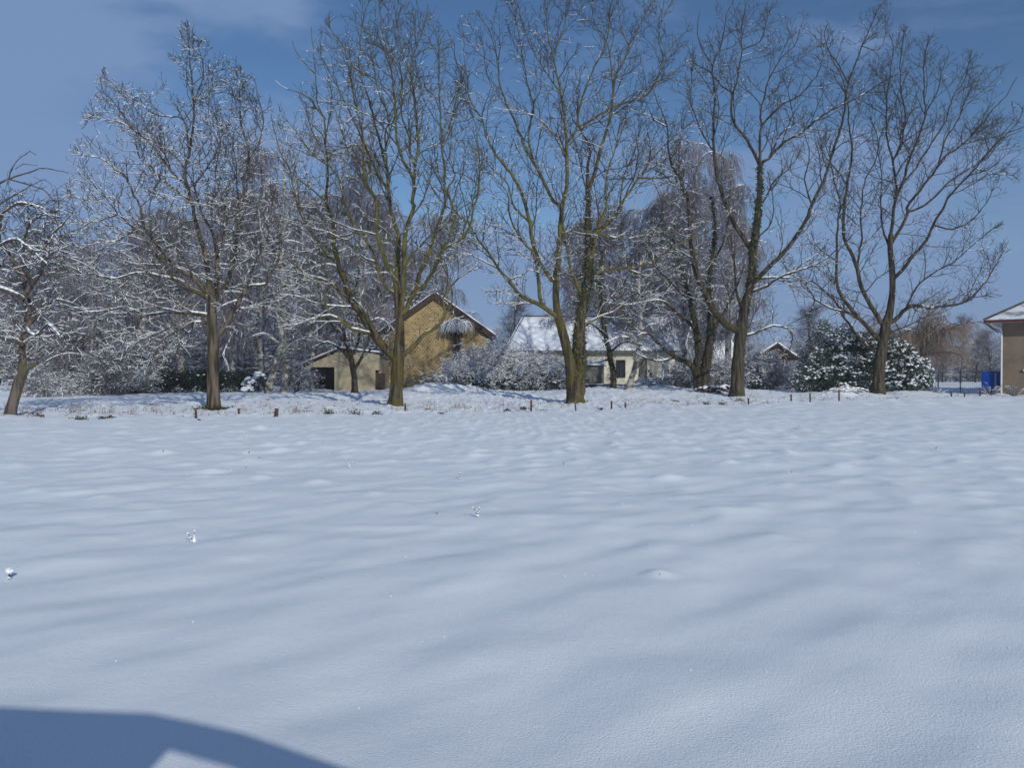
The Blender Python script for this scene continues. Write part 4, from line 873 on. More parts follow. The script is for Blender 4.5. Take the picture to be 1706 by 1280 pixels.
def twiggy(name, label, px, D, h, w, seed, n=60, frost=.9, m=None, droop=.10, group=None, thick=.017, cat='shrub', lean=0, dens=1.):
    rnd = random.Random(seed); b = W(px, 650, D); g = gh(b[0], D); root = thing(name, label, cat, (b[0], D, g), group); out = []
    Pg = dict(seg=(.2, .16, .13), wander=.15, up=-droop, sp=(.13 / dens, .12 / dens, .12 / dens), ang=(25, 70), ratio=(.35, .6), minL=.35, rmin=.008, inside=lambda p: p[2] > g + .05, cup=.0, tiny=.2)
    for k in range(n):
        a = rnd.uniform(0, 2 * pi); e = rnd.uniform(.1, 1.) ; d = nrm((cos(a) * e * w / h * 1.2 + lean, sin(a) * e * w / h, 1.1)); L = h * rnd.uniform(.7, 1.25)
        grow(out, (b[0] + cos(a) * .25 * w * rnd.random(), D + sin(a) * .25 * w * rnd.random(), g + .02), d, L, .022, 0, rnd, Pg)
    V, Fs = tubes(out, lambda r: 4 if r > .015 else 3); mesh_np('stem', V, Fs, m or B_GTWIG, root)
    V, Fs = ridges(out, frost, thick, seed, None, .95); mesh_np('snow_cover', V, Fs, M_SNOW, root)
GS = 'arching snow-laden shrubs in the gardens'
for i, a in enumerate([
  ('arching_shrub', 'arching snow-laden shrub in front of the right barn wall', 760, 50.5, 1.9, 1.7, 1), ('arching_shrub', 'tallest snow-laden shrub under the gap between barn and white house', 835, 52, 3.1, 2.0, 1),
  ('arching_shrub', 'snow-laden shrub spreading below the white house eave', 880, 52.5, 2.7, 2.0, 1), ('arching_shrub', 'low snowy shrub touching the left twin trunk', 925, 51, 2.0, 1.3, 1), ('arching_shrub', 'snow-laden shrub at the foot of the barn eave', 800, 52, 2.6, 1.6, 1),
  ('arching_shrub', 'weeping frosted shrub left of the open shed door', 494, 47, 1.8, .5, 2), ('arching_shrub', 'frosted shrub leaning right of the fruit tree at far left', 70, 42, 1.5, 1.6, 1), ('arching_shrub', 'frosted shrub beside the thicket stems at far left', 110, 47, 1.3, 1.6, 1),
  ('arching_shrub', 'frosted pale shrub left of the dark hedge row', 235, 50, 1.7, 1.0, 2), ('arching_shrub', 'snowy shrub heap before the white house door', 1075, 51, .8, 1.6, 1), ('arching_shrub', 'snowy shrub between the garden tree and the fourth big trunk', 1205, 47.5, 1.9, 1.2, 1),
  ('arching_shrub', 'snow-covered shrub in front of the chalet', 1285, 56, 2.0, 1.7, 1), ('arching_shrub', 'snow-covered shrub right of the chalet post', 1318, 57, 1.5, 1.2, 1), ('arching_shrub', 'snow-covered shrub left of the chalet', 1262, 57, 2.6, 1.2, 1), ('arching_shrub', 'low snowy shrub under the garden tree bough', 1130, 49.5, 1.5, 1.1, 1),
  ('arching_shrub', 'snowy shrub by the corner of the brick house', 1690, 42.5, .55, .5, 1), ('arching_shrub', 'snowy weeds in front of the wire fence', 1650, 44, .6, .9, 1), ('arching_shrub', 'snowy bramble at the right foot of the rounded evergreen', 1555, 43, .5, .9, 1)]):
    twiggy(a[0], a[1], a[2], a[3], a[4], a[5], 200 + i, n=34 if a[4] > 1.2 else 22, droop=.16 if a[6] == 2 else .09, group=GS, m=B_SHRUB, frost=1.1 if i < 5 else .45, thick=.014)
twiggy('thicket', 'brownish upright thicket of stems below the first big tree, far left', 182, 45, 2.2, .9, 301, n=70, frost=.25, droop=.0, m=B_GTWIG, cat='shrub')
twiggy('thicket', 'tangled brown thicket behind the frosted shrubs at far left', 140, 50, 3.4, 1.8, 302, n=60, frost=.2, droop=.02, m=B_GTWIG, cat='shrub')
twiggy('thicket', 'tangled grey thicket right of the brown stems at far left', 215, 52, 3.4, 1.8, 303, n=60, frost=.2, droop=.02, m=B_GTWIG, cat='shrub')
# far belt of undergrowth nobody could count
def belt(name, x0, x1, y, h, seed, m, n, frost):
    rnd = random.Random(seed); out = []
    for k in range(n):
        x = rnd.uniform(x0, x1); yy = y + rnd.uniform(-3, 3); g = .35; L = h * rnd.uniform(.5, 1.1); d = nrm((rnd.gauss(0, .22), rnd.gauss(0, .2), 1)); q = (x, yy, g); pts = [q]
        for m_ in range(5):
            d = nrm((d[0] + rnd.gauss(0, .12), d[1] + rnd.gauss(0, .12), d[2])); q = tuple(q[c] + d[c] * L / 5 for c in range(3)); pts.append(q)
            for _ in range(3):
                e = nrm((d[0] + rnd.gauss(0, .7), d[1] + rnd.gauss(0, .6), rnd.uniform(-.2, 1))); l2 = L * rnd.uniform(.12, .3); s = tuple(q[c] + e[c] * l2 for c in range(3)); s2 = (s[0] + e[0] * l2, s[1] + e[1] * l2, s[2] + e[2] * l2 - .3 * l2)
                out.append((np.array([q, s, s2]), np.array([.016, .013, .010])))
        out.append((np.array(pts), np.linspace(.05, .014, 6)))
    V, Fs = tubes(out, lambda r: 3); V2, F2 = ridges(out, frost, .03, seed, None, .9)
    root = mesh_np(name, V, Fs, m, None); tag(root, 'tangled band of leafless woodland closing the view behind the gardens', 'woodland', kind='stuff')
    s = mesh_np('snow_cover', V2, F2, M_SNOW, None); s.parent = root
belt('woodland', -66, -14, 76, 5.5, 401, B_GTWIG, 1500, .5)
b2 = None
belt('woodland', 18, 110, 135, 6.0, 402, B_GTWIG, 1700, .35); 
bpy.data.objects['woodland.001']['label'] = 'low grey band of far woodland behind the wire fence and chalet'

# ------------------------------------------------------------ buildings
def brick_mat(name, c1, c2, mortar, sx, sy, msize=.02, bump=.6, off=.5):
    m = mat(name, c1, .9); nt = m.node_tree; N = nt.nodes; L = nt.links; b = N['Principled BSDF']
    tc = N.new('ShaderNodeTexCoord'); sp = N.new('ShaderNodeSeparateXYZ'); cb = N.new('ShaderNodeCombineXYZ'); L.new(tc.outputs['Object'], sp.inputs[0])
    ad = N.new('ShaderNodeMath'); ad.operation = 'ADD'; L.new(sp.outputs[0], ad.inputs[0]); L.new(sp.outputs[1], ad.inputs[1])
    nz = N.new('ShaderNodeTexNoise'); nz.inputs['Scale'].default_value = 2.5; L.new(tc.outputs['Object'], nz.inputs['Vector'])
    L.new(ad.outputs[0], cb.inputs[0]); L.new(sp.outputs[2], cb.inputs[1])
    vm = N.new('ShaderNodeVectorMath'); vm.operation = 'MULTIPLY_ADD'; L.new(nz.outputs['Color'], vm.inputs[0]); vm.inputs[1].default_value = (.06, .04, 0); L.new(cb.outputs[0], vm.inputs[2])
    br = N.new('ShaderNodeTexBrick'); br.inputs['Scale'].default_value = 1; br.inputs['Brick Width'].default_value = sx; br.inputs['Row Height'].default_value = sy
    br.inputs['Mortar Size'].default_value = msize; br.inputs['Mortar Smooth'].default_value = .3; br.offset = off
    br.inputs['Color1'].default_value = (*c1, 1); br.inputs['Color2'].default_value = (*c2, 1); br.inputs['Mortar'].default_value = (*mortar, 1); L.new(vm.outputs[0], br.inputs['Vector'])
    n2 = N.new('ShaderNodeTexNoise'); n2.inputs['Scale'].default_value = .8; n2.inputs['Detail'].default_value = 6; L.new(tc.outputs['Object'], n2.inputs['Vector'])
    mr = N.new('ShaderNodeMapRange'); mr.inputs['From Min'].default_value = .35; mr.inputs['From Max'].default_value = .7; mr.inputs['To Min'].default_value = .75; mr.inputs['To Max'].default_value = 1.1; L.new(n2.outputs['Fac'], mr.inputs['Value'])
    mx = N.new('ShaderNodeVectorMath'); mx.operation = 'SCALE'; L.new(br.outputs['Color'], mx.inputs[0]); L.new(mr.outputs[0], mx.inputs['Scale']); L.new(mx.outputs[0], b.inputs['Base Color'])
    bp = N.new('ShaderNodeBump'); bp.invert = True; bp.inputs['Strength'].default_value = bump; bp.inputs['Distance'].default_value = .04; L.new(br.outputs['Fac'], bp.inputs['Height']); L.new(bp.outputs[0], b.inputs['Normal'])
    return m
M_GABLE = brick_mat('yellow_gable_brick', (.40, .28, .125), (.15, .105, .05), (.42, .32, .165), .24, .15, .03)
M_BEIGE = noise_mat('beige_render', (.26, .22, .15), (.36, .31, .21), 1.5, .9, .3, 14)
M_CREAM = noise_mat('cream_render', (.60, .55, .42), (.68, .63, .50), 1.2, .9, .15, 20)
M_BRICKH = brick_mat('beige_house_brick', (.21, .152, .105), (.18, .13, .09), (.22, .175, .13), .22, .075, .01, .3)
M_WOOD = noise_mat('dark_brown_wood', (.035, .022, .018), (.075, .05, .04), 4, .8, .4, 20, stretch=(6, 6, 1))
M_ROOFD = noise_mat('dark_tiles', (.04, .032, .03), (.09, .07, .062), 6, .85, .5, 15)
M_FASCIA = mat('dark_red_fascia', (.085, .028, .026), .5)
M_WHITE = mat('white_board', (.62, .63, .64), .5)
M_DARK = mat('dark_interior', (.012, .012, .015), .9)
M_GLASSY = mat('dark_window_pane', (.03, .04, .05), .12, .6)
M_GREYP = noise_mat('weathered_grey_panel', (.16, .145, .12), (.24, .22, .18), 2, .9, .2, 10)
M_STAKE = noise_mat('old_stake_wood', (.05, .028, .025), (.12, .07, .06), 8, .9, .5, 30)
M_METAL = mat('galvanised_wire', (.22, .24, .25), .5); M_METAL.node_tree.nodes['Principled BSDF'].inputs['Metallic'].default_value = .5
M_BLUE = noise_mat('blue_plastic', (.02, .15, .68), (.03, .18, .78), 3, .45)
M_RTILE = noise_mat('snow_dusted_tiles', (.20, .205, .22), (.70, .73, .77), 1.6, .8, .3, 9, lo=.30, hi=.52)
M_ROOFSNOW = noise_mat('roof_snow', (.82, .85, .89), (.88, .90, .93), 2, .7, .25, 1.6, bdist=.05)

def rough_sheet(quad, nx, ny, th, amp, seed, holes=()):
    """lumpy snow sheet on a roof plane: quad = 4 corners (bl, br, tr, tl)"""
    q = [np.array(p, float) for p in quad]; u = np.linspace(0, 1, nx); v = np.linspace(0, 1, ny); U, Vv = np.meshgrid(u, v)
    n = np.cross(q[1] - q[0], q[3] - q[0]); n /= np.linalg.norm(n); n = n * (1 if n[2] > 0 else -1)
    Pt = ((1 - U) * (1 - Vv))[..., None] * q[0] + (U * (1 - Vv))[..., None] * q[1] + (U * Vv)[..., None] * q[2] + ((1 - U) * Vv)[..., None] * q[3]
    w = np.linalg.norm(q[1] - q[0]); h = np.linalg.norm(q[3] - q[0])
    bump = amp * (pn(U * w * 1.3, Vv * h * 1.3, seed) + .5 * pn(U * w * 4, Vv * h * 4, seed + 1))
    edge = np.minimum(np.minimum(U * w, (1 - U) * w), np.minimum(Vv * h, (1 - Vv) * h)); T = th * np.clip(.35 + edge / .25, 0, 1) + bump * np.clip(edge / .3, 0, 1)
    T = np.maximum(T, .012)
    for (a, b_, ra, rb) in holes:
        dd = ((U - a) / ra) ** 2 + ((Vv - b_) / rb) ** 2 + .9 * pn(U * w * 3, Vv * h * 5, seed + 9); T = np.where(dd < .8, -.02, T)
    top = Pt + n * T[..., None]; bot = Pt - n * .004
    V = np.concatenate([top.reshape(-1, 3), bot.reshape(-1, 3)]); i = (np.arange(ny - 1)[:, None] * nx + np.arange(nx - 1)[None]).reshape(-1); N_ = nx * ny
    f = np.stack([i, i + 1, i + nx + 1, i + nx], -1); per = list(range(nx)) + [nx * k + nx - 1 for k in range(1, ny)] + [nx * (ny - 1) + k for k in range(nx - 2, -1, -1)] + [nx * k for k in range(ny - 2, 0, -1)]
    e = np.array([(per[k], per[(k + 1) % len(per)]) for k in range(len(per))]); side = np.stack([e[:, 0], e[:, 0] + N_, e[:, 1] + N_, e[:, 1]], -1)
    return V, [np.concatenate([f, side])]

def barn():
    D = 58; s = D / F; g = .32; ax = (725 - 853) * s; half = 90 * s; za = CAMH + (628 - 492) * s; ze = CAMH + (628 - 556) * s; y1 = D + 9
    root = thing('barn', 'barn with yellow brick gable and snow-edged dark roof behind the second big tree', 'barn', (ax, D, g))
    MB().prism([(ax - half, g - .3), (ax + half, g - .3), (ax + half, ze), (ax, za), (ax - half, ze)], D, y1).build('wall', M_GABLE, root)
    sl = (za - ze) / half; ov = .35
    for sg in (-1, 1):
        ex = ax + sg * (half + ov); ez = ze - sl * ov
        m = MB().slab([(ax, D - .28, za + .02), (ex, D - .28, ez + .02), (ex, y1 + .2, ez + .02), (ax, y1 + .2, za + .02)], .17, (sg * sl / sqrt(1 + sl * sl), 0, 1 / sqrt(1 + sl * sl)))
        rf = m.build('roof', M_ROOFD, root)
        nx_, nz_ = sg * sl / sqrt(1 + sl * sl), 1 / sqrt(1 + sl * sl); o = np.array((nx_, 0, nz_)) * .175
        V, Fs = rough_sheet([np.array((ex, D - .26, ez + .02)) + o, np.array((ax, D - .26, za + .02)) + o, np.array((ax, y1, za + .02)) + o, np.array((ex, y1, ez + .02)) + o], 60, 40, .07, .025, 5 + sg); mesh_np('roof_snow', V, Fs, M_ROOFSNOW, rf, True)
        p = MB().slab([(ax + sg * .02, D - .345, za - .26), (ex, D - .345, ez - .26), (ex, D - .345, ez + .16), (ax + sg * .02, D - .345, za + .16)], .06, (0, 1, 0)); p.build('bargeboard', M_WOOD, root)
    return ax, half, D, g, ze
barn()
def hop():
    D = 57.6; w = W(760, 545, D); root = thing('climbing_plant', 'snow-topped climber with a dark hanging stem on the barn gable', 'climber', (w[0], D, W(0, 600, D)[2]))
    rs = np.random.RandomState(3); rnd = random.Random(3); tw = []
    for k in range(260):
        a = rnd.uniform(0, 2 * pi); q = (w[0] + rnd.gauss(0, .35), D - .2 + rnd.gauss(0, .12), w[2] + .25 + rnd.gauss(0, .12)); e = nrm((cos(a), sin(a) * .5 - .2, .5)); p = [q]
        for m in range(6): e = nrm((e[0] * .8, e[1] * .8, e[2] - .4)); q = tuple(q[c] + e[c] * .16 for c in range(3)); p.append(q)
        tw.append((np.array(p), np.full(7, .014)))
    V, Fs = tubes(tw, lambda r: 3); mesh_np('foliage', V, Fs, M_FROST, root)
    V2, F2 = ridges(tw, .5, .03, 4, None, .97); mesh_np('snow_cover', V2, F2, M_SNOW, root)
    n = 1500; t = rs.rand(n); c = np.column_stack([w[0] + .12 + rs.normal(size=n) * .20 * (1 - .75 * t), D - .15 + rs.normal(size=n) * .07, w[2] + .2 - t * 2.5]); V, Fs = leaves(c, .12, 5); mesh_np('dark_stem', V, Fs, M_WOOD, root)
hop()
def shed():
    D = 54; s = D / F; X = lambda p: (p - 853) * s; Z = lambda p: CAMH + (628 - p) * s; g = .3
    root = thing('open_shed', 'low beige shed with a black open doorway left of the second big tree', 'shed', (X(572), D, g))
    m = MB(); z0 = g - .2
    m.prism([(X(508), z0), (X(516), z0), (X(516), Z(612)), (X(508), Z(606))], D, D + .25)
    m.prism([(X(516), Z(612)), (X(557), Z(612)), (X(557), Z(590)), (X(516), Z(604.5))], D + .003, D + .25)
    m.prism([(X(557), z0), (X(588), z0), (X(588), Z(588)), (X(567), Z(583)), (X(557), Z(587))], D, D + .25)
    m.prism([(X(588), z0), (X(626), z0), (X(626), Z(617)), (X(633), Z(617)), (X(633), Z(592)), (X(620), Z(588)), (X(588), Z(588))], D - .25, D + .25)
    m.box(X(506), X(508) , D + .26, D + 5, z0, Z(607)); m.box(X(633) - .2, X(633), D + .26, D + 5, z0, Z(592)); m.box(X(508), X(633), D + 4.8, D + 5, z0, Z(600))
    m.build('wall', M_BEIGE, root, bevel=.01)
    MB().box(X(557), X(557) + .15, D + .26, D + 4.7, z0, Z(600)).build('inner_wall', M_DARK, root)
    d = MB().box(X(627), X(641), D - .1, D + .05, z0, Z(622)); d.build('door', M_WOOD, root)
    rf = MB().slab([(X(500), D - .35, Z(611)), (X(567), D - .35, Z(582)), (X(567), D + 5.2, Z(582)), (X(500), D + 5.2, Z(611))], .12).slab([(X(567) + .01, D - .35, Z(582)), (X(640), D - .35, Z(591)), (X(640), D + 5.2, Z(591)), (X(567) + .01, D + 5.2, Z(582))], .12).build('roof', M_ROOFD, root)
    for qd in ([(X(500), D - .33, Z(611) + .125), (X(567), D - .33, Z(582) + .125), (X(567), D + 5.2, Z(582) + .125), (X(500), D + 5.2, Z(611) + .125)], [(X(567), D - .33, Z(582) + .125), (X(640), D - .33, Z(591) + .125), (X(640), D + 5.2, Z(591) + .125), (X(567), D + 5.2, Z(582) + .125)]):
        V, Fs = rough_sheet(qd, 40, 40, .07, .02, 8); mesh_np('roof_snow', V, Fs, M_ROOFSNOW, rf, True)
shed()
def white_house():
    D = 62; s = D / F; X = lambda p: (p - 853) * s; g = .36; ze = CAMH + (628 - 587) * s; Dr = D + 4.2; sr = Dr / F; zr = CAMH + (628 - 531) * sr
    XR = lambda p: (p - 853) * sr; y2 = D + 8.4
    root = thing('white_house', 'low cream house under a broad snow-white roof, right of the barn', 'house', (X(990), D, g))
    w = MB(); xs = [(X(856), X(1026)), (X(1042), X(1064)), (X(1078), X(1124))]
    wins = [(X(1026), X(1042), 1.15, ze - .6)]; door = (X(1064), X(1078), g, ze - .3)
    for a, b in xs: w.box(a, b, D, D + .3, g - .3, ze)
    w.box(X(1026), X(1042), D, D + .3, g - .3, 1.15); w.box(X(1026), X(1042), D, D + .3, ze - .6, ze); w.box(X(1064), X(1078), D, D + .3, ze - .3, ze)
    w.box(X(856), X(856) + .3, D + .3, y2, g - .3, ze); w.prism([(0, 0)], 0, 0) if False else None
    w.box(X(1124) - .3, X(1124), D + .3, y2, g - .3, ze); w.box(X(856) + .3, X(1124) - .3, y2 - .3, y2, g - .3, ze)
    # right gable triangle
    n = len(w.v); w.add([(X(1124) - .29, D + .02, ze), (X(1124) - .29, y2 - .02, ze), (X(1124) - .29, Dr, zr - .1), (X(1124) - .01, D + .02, ze), (X(1124) - .01, y2 - .02, ze), (X(1124) - .01, Dr, zr - .1)], [(0, 1, 2), (3, 5, 4), (0, 3, 4, 1), (1, 4, 5, 2), (2, 5, 3, 0)])
    w.build('wall', M_CREAM, root)
    wf = MB(); a, b, z0, z1 = wins[0]
    for (p, q, r_, t_) in ((a, b, z0, z0 + .08), (a, b, z1 - .08, z1), (a, a + .08, z0 + .08, z1 - .08), (b - .08, b, z0 + .08, z1 - .08), ((a + b) / 2 - .04, (a + b) / 2 + .04, z0 + .08, z1 - .08)): wf.box(p, q, D + .08, D + .16, r_, t_)
    fr = wf.build('window', M_WOOD, root); MB().box(a + .02, b - .02, D + .17, D + .19, z0, z1).build('pane', M_GLASSY, fr)
    dr = MB().box(door[0] + .03, door[1] - .03, D + .1, D + .16, g, door[3]).build('door', M_GREYP, root); MB().box(door[0] + .12, door[0] + .18, D + .05, D + .1, g + .95, g + 1.1).build('handle', M_METAL, dr)
    el, er = X(842), X(1132); rl, rr = XR(873), XR(1112)
    rf = MB().slab([(el, D - .4, ze), (er, D - .4, ze), (rr + .3, Dr, zr), (rl, Dr, zr)], .14, (0, -.5, .86)).slab([(el, y2 + .4, ze), (er, y2 + .4, ze), (rr + .3, Dr, zr), (rl, Dr, zr)], .14, (0, .5, .86)).slab([(el, D - .4, ze), (rl, Dr, zr), (el, y2 + .4, ze)], .14, (-.5, 0, .86)).build('roof', M_ROOFD, root)
    o = np.array((0, -.5, .86)) * .145
    V, Fs = rough_sheet([np.array((el, D - .4, ze)) + o, np.array((er, D - .4, ze)) + o, np.array((rr + .3, Dr, zr)) + o, np.array((rl, Dr, zr)) + o], 200, 70, .08, .03, 21, holes=((.24, .42, .012, .03), (.268, .45, .010, .02), (.14, .68, .006, .014), (.33, .5, .004, .012))); mesh_np('roof_snow', V, Fs, M_ROOFSNOW, rf, True)
    o2 = np.array((-.5, 0, .86)) * .15; V, Fs = rough_sheet([np.array((el, y2 + .4, ze)) + o2, np.array((el, D - .4, ze)) + o2, np.array((rl - .02, Dr - .05, zr)) + o2, np.array((rl - .02, Dr + .05, zr)) + o2], 60, 40, .07, .02, 22); mesh_np('roof_snow', V, Fs, M_ROOFSNOW, rf, True)
    MB().box(rl, rr + .3, Dr - .12, Dr + .12, zr + .10, zr + .24).build('ridge', M_FASCIA, rf)
    MB().box(el + .2, er, D - .62, D - .5, ze - .02, ze + .08).build('gutter', M_GREYP, root)
    # low garden wall and weathered panel in front
    gw = tag(MB().box(W(938, 0, 55)[0], W(1082, 0, 55)[0], 55, 55.25, .0, .72).build('garden_wall', M_WOOD), 'low dark garden wall before the white house', 'wall')
    V, Fs = rough_sheet([(W(938, 0, 55)[0], 55, .722), (W(1082, 0, 55)[0], 55, .722), (W(1082, 0, 55)[0], 55.25, .722), (W(938, 0, 55)[0], 55.25, .722)], 80, 6, .05, .02, 31); c = mesh_np('snow_cover', V, Fs, M_SNOW, gw, True)
    sh = thing('garden_shed', 'small weathered grey shed between the twin trunks and the slim leaning trunk', 'shed', (W(983, 0, 56)[0], 56.2, g))
    x0, x1 = W(956, 0, 56)[0], W(1007, 0, 56)[0]; MB().box(x0, x1, 56.2, 58.4, g - .1, 2.0).build('wall', M_GREYP, sh); rf2 = MB().slab([(x0 - .15, 56.05, 2.0), (x1 + .15, 56.05, 2.0), (x1 + .15, 58.6, 2.35), (x0 - .15, 58.6, 2.35)], .07).build('roof', M_ROOFD, sh)
    V, Fs = rough_sheet([(x0 - .15, 56.07, 2.073), (x1 + .15, 56.07, 2.073), (x1 + .15, 58.6, 2.423), (x0 - .15, 58.6, 2.423)], 30, 30, .08, .02, 33); mesh_np('roof_snow', V, Fs, M_ROOFSNOW, rf2, True)
    bx = W(1117, 622, 58.5); t = thing('meter_box', 'small pale grey utility box at the right end of the white house', 'box', (bx[0], 58.5, g)); MB().box(bx[0] - .45, bx[0] + .35, 58.5, 58.9, g + .45, 1.55).build('cabinet', M_WHITE, t, bevel=.02); MB().box(bx[0] - .35, bx[0] + .25, 58.55, 58.85, g - .1, g + .448).build('stand', M_GREYP, t)
white_house()
def chalet():
    D = 72; s = D / F; X = lambda p: (p - 853) * s; Z = lambda p: CAMH + (628 - p) * s; g = .38; root = thing('garden_chalet', 'dark wooden garden chalet with white-edged gable roof right of the fourth big tree', 'chalet', (X(1298), D, g))
    MB().prism([(X(1276), g - .2), (X(1312), g - .2), (X(1312), Z(594)), (X(1293), Z(580)), (X(1276), Z(592))], D + 1.2, D + 4).build('wall', M_WOOD, root)
    MB().box(X(1309), X(1312), D, D + .15, g - .2, Z(598)).build('post', M_WOOD, root); MB().box(X(1272), X(1275), D, D + .15, g - .2, Z(594)).build('post', M_WOOD, root)
    MB().box(X(1270), X(1314), D + .03, D + .12, Z(616), Z(611)).build('railing', M_WOOD, root)
    for (a, b) in (((1266, 593), (1294, 575)), ((1330, 600), (1294, 575))):
        pa = np.array((X(a[0]), D - .3, Z(a[1]))); pb = np.array((X(b[0]), D - .3, Z(b[1]))); dy = np.array((0, 4.6, 0)); rf = MB().slab([pa, pb, pb + dy, pa + dy], .2).build('roof', M_WOOD, root); o = np.array((0, 0, .205)); q = [pa + o, pb + o, pb + dy + o, pa + dy + o]
        V, Fs = rough_sheet(q if a[0] < 1290 else [q[1], q[0], q[3], q[2]], 30, 20, .13, .03, 41); mesh_np('roof_snow', V, Fs, M_ROOFSNOW, rf, True)
    MB().prism([(X(1272), Z(592)), (X(1318), Z(596)), (X(1294), Z(579))], D - .2, D - .12).build('gable_board', M_WOOD, root)
    b = thing('outbuilding', 'pale outbuilding with a snowy roof seen just left of the fourth big trunk', 'building', (W(1200, 0, 80)[0], 80, .4)); x0, x1 = W(1178, 0, 80)[0], W(1240, 0, 80)[0]; MB().box(x0, x1, 80, 85, .1, 2.4).build('wall', M_GREYP, b)
    rf = MB().slab([(x0 - .3, 79.7, 2.4), (x1 + .3, 79.7, 2.4), (x1 - .6, 82.5, 4.9), (x0 + .9, 82.5, 4.9)], .12).build('roof', M_ROOFD, b); V, Fs = rough_sheet([(x0 - .3, 79.7, 2.524), (x1 + .3, 79.7, 2.524), (x1 - .6, 82.5, 5.024), (x0 + .9, 82.5, 5.024)], 30, 20, .1, .03, 42); mesh_np('roof_snow', V, Fs, M_ROOFSNOW, rf, True)
chalet()
def brick_house():
    D = 45; s = D / F; X = lambda p: (p - 853) * s; x0 = X(1669); x1 = x0 + 13; g = .2; zt = CAMH + (628 - 538) * s; y1 = D + 10; ex = X(1637.5)
    root = thing('brick_house', 'beige brick house with dark red eaves and snow-dusted hip roof at the right edge', 'house', (x0, D, g))
    w = MB(); wx0, wx1, wz0, wz1 = x0 + 1.08, x0 + 2.6, CAMH + (628 - 617) * s, zt - .5
    w.box(x0, wx0, D, D + .3, g - .4, zt); w.box(wx1, x1, D, D + .3, g - .4, zt); w.box(wx0, wx1, D, D + .3, g - .4, wz0); w.box(wx0, wx1, D, D + .3, wz1, zt); w.box(x0, x0 + .3, D + .3, y1, g - .4, zt); w.box(x1 - .3, x1, D + .3, y1, g - .4, zt); w.box(x0 + .3, x1 - .3, y1 - .3, y1, g - .4, zt)
    w.build('wall', M_BRICKH, root)
    f = MB(); 
    for q in ((wx0, wx1, wz0, wz0 + .07), (wx0, wx1, wz1 - .07, wz1), (wx0, wx0 + .07, wz0 + .07, wz1 - .07), (wx1 - .07, wx1, wz0 + .07, wz1 - .07)): f.box(q[0], q[1], D + .1, D + .17, q[2], q[3])
    fr = f.build('window', M_WHITE, root); MB().box(wx0 + .02, wx1 - .02, D + .18, D + .2, wz0, wz1).build('pane', M_GLASSY, fr)
    sill = MB().box(wx0 - .06, wx1 + .06, D - .12, D - .003, wz0 - .07, wz0).build('sill', M_WHITE, fr); V, Fs = rough_sheet([(wx0 - .1, D - .12, wz0 + .002), (wx1 + .06, D - .12, wz0 + .002), (wx1 + .06, D - .004, wz0 + .002), (wx0 - .1, D - .004, wz0 + .002)], 20, 5, .06, .01, 51); mesh_np('sill_snow', V, Fs, M_SNOW, root, True)
    ov = .82; ex = x0 - ov; ey = D - ov; tilt = .56; rx1 = x1 + ov; ry1 = y1 + ov; hh = (ry1 - ey) / 2; zr = zt + .12 + hh * tilt
    MB().box(ex + .05, rx1 - .05, ey + .05, ry1 - .05, zt, zt + .06).build('soffit', M_WHITE, root)
    fa = MB(); fa.box(ex, rx1, ey - .03, ey + .047, zt - .03, zt + .13); fa.box(ex - .03, ex + .047, ey + .05, ry1, zt - .03, zt + .13); fa.box(rx1 - .047, rx1 + .03, ey + .05, ry1, zt - .03, zt + .13); fa.box(ex, rx1, ry1 - .047, ry1 + .03, zt - .03, zt + .13); fa.build('fascia', M_FASCIA, root)
    zb = zt + .135; A, B, Cc, Dd = (ex, ey, zb), (rx1, ey, zb), (rx1, ry1, zb), (ex, ry1, zb); R1, R2 = (ex + hh, ey + hh, zr), (rx1 - hh, ey + hh, zr)
    MB().add([A, B, Cc, Dd, R1, R2], [(0, 1, 5, 4), (1, 2, 5), (2, 3, 4, 5), (3, 0, 4)]).build('roof', M_RTILE, root)
    hl = tubes([(np.array([A, R1]) + [0, 0, .03], np.array([.07, .07])), (np.array([R1, R2]) + [0, 0, .03], np.array([.08, .08]))], lambda r: 8); mesh_np('hip_tile', hl[0], hl[1], M_ROOFD, root, True)
    V, Fs = ridges([(np.linspace(A, R1, 30), np.full(30, .05)), (np.linspace(R1, R2, 30), np.full(30, .05))], 1., .02, 3); mesh_np('hip_snow', V, Fs, M_SNOW, root)
    dp = tubes([(np.array([(x0 - .55, ey + .1, zt - .04), (x0 - .35, ey + .45, zt - .22), (x0 - .08, D - .07, zt - .32), (x0 - .02, D - .07, zt - .5), (x0 - .02, D - .07, g)]), np.full(5, .05))], lambda r: 8); mesh_np('downpipe', dp[0], dp[1], M_WHITE, root, True)
    root.rotation_euler = (0, 0, -.60)
brick_house()
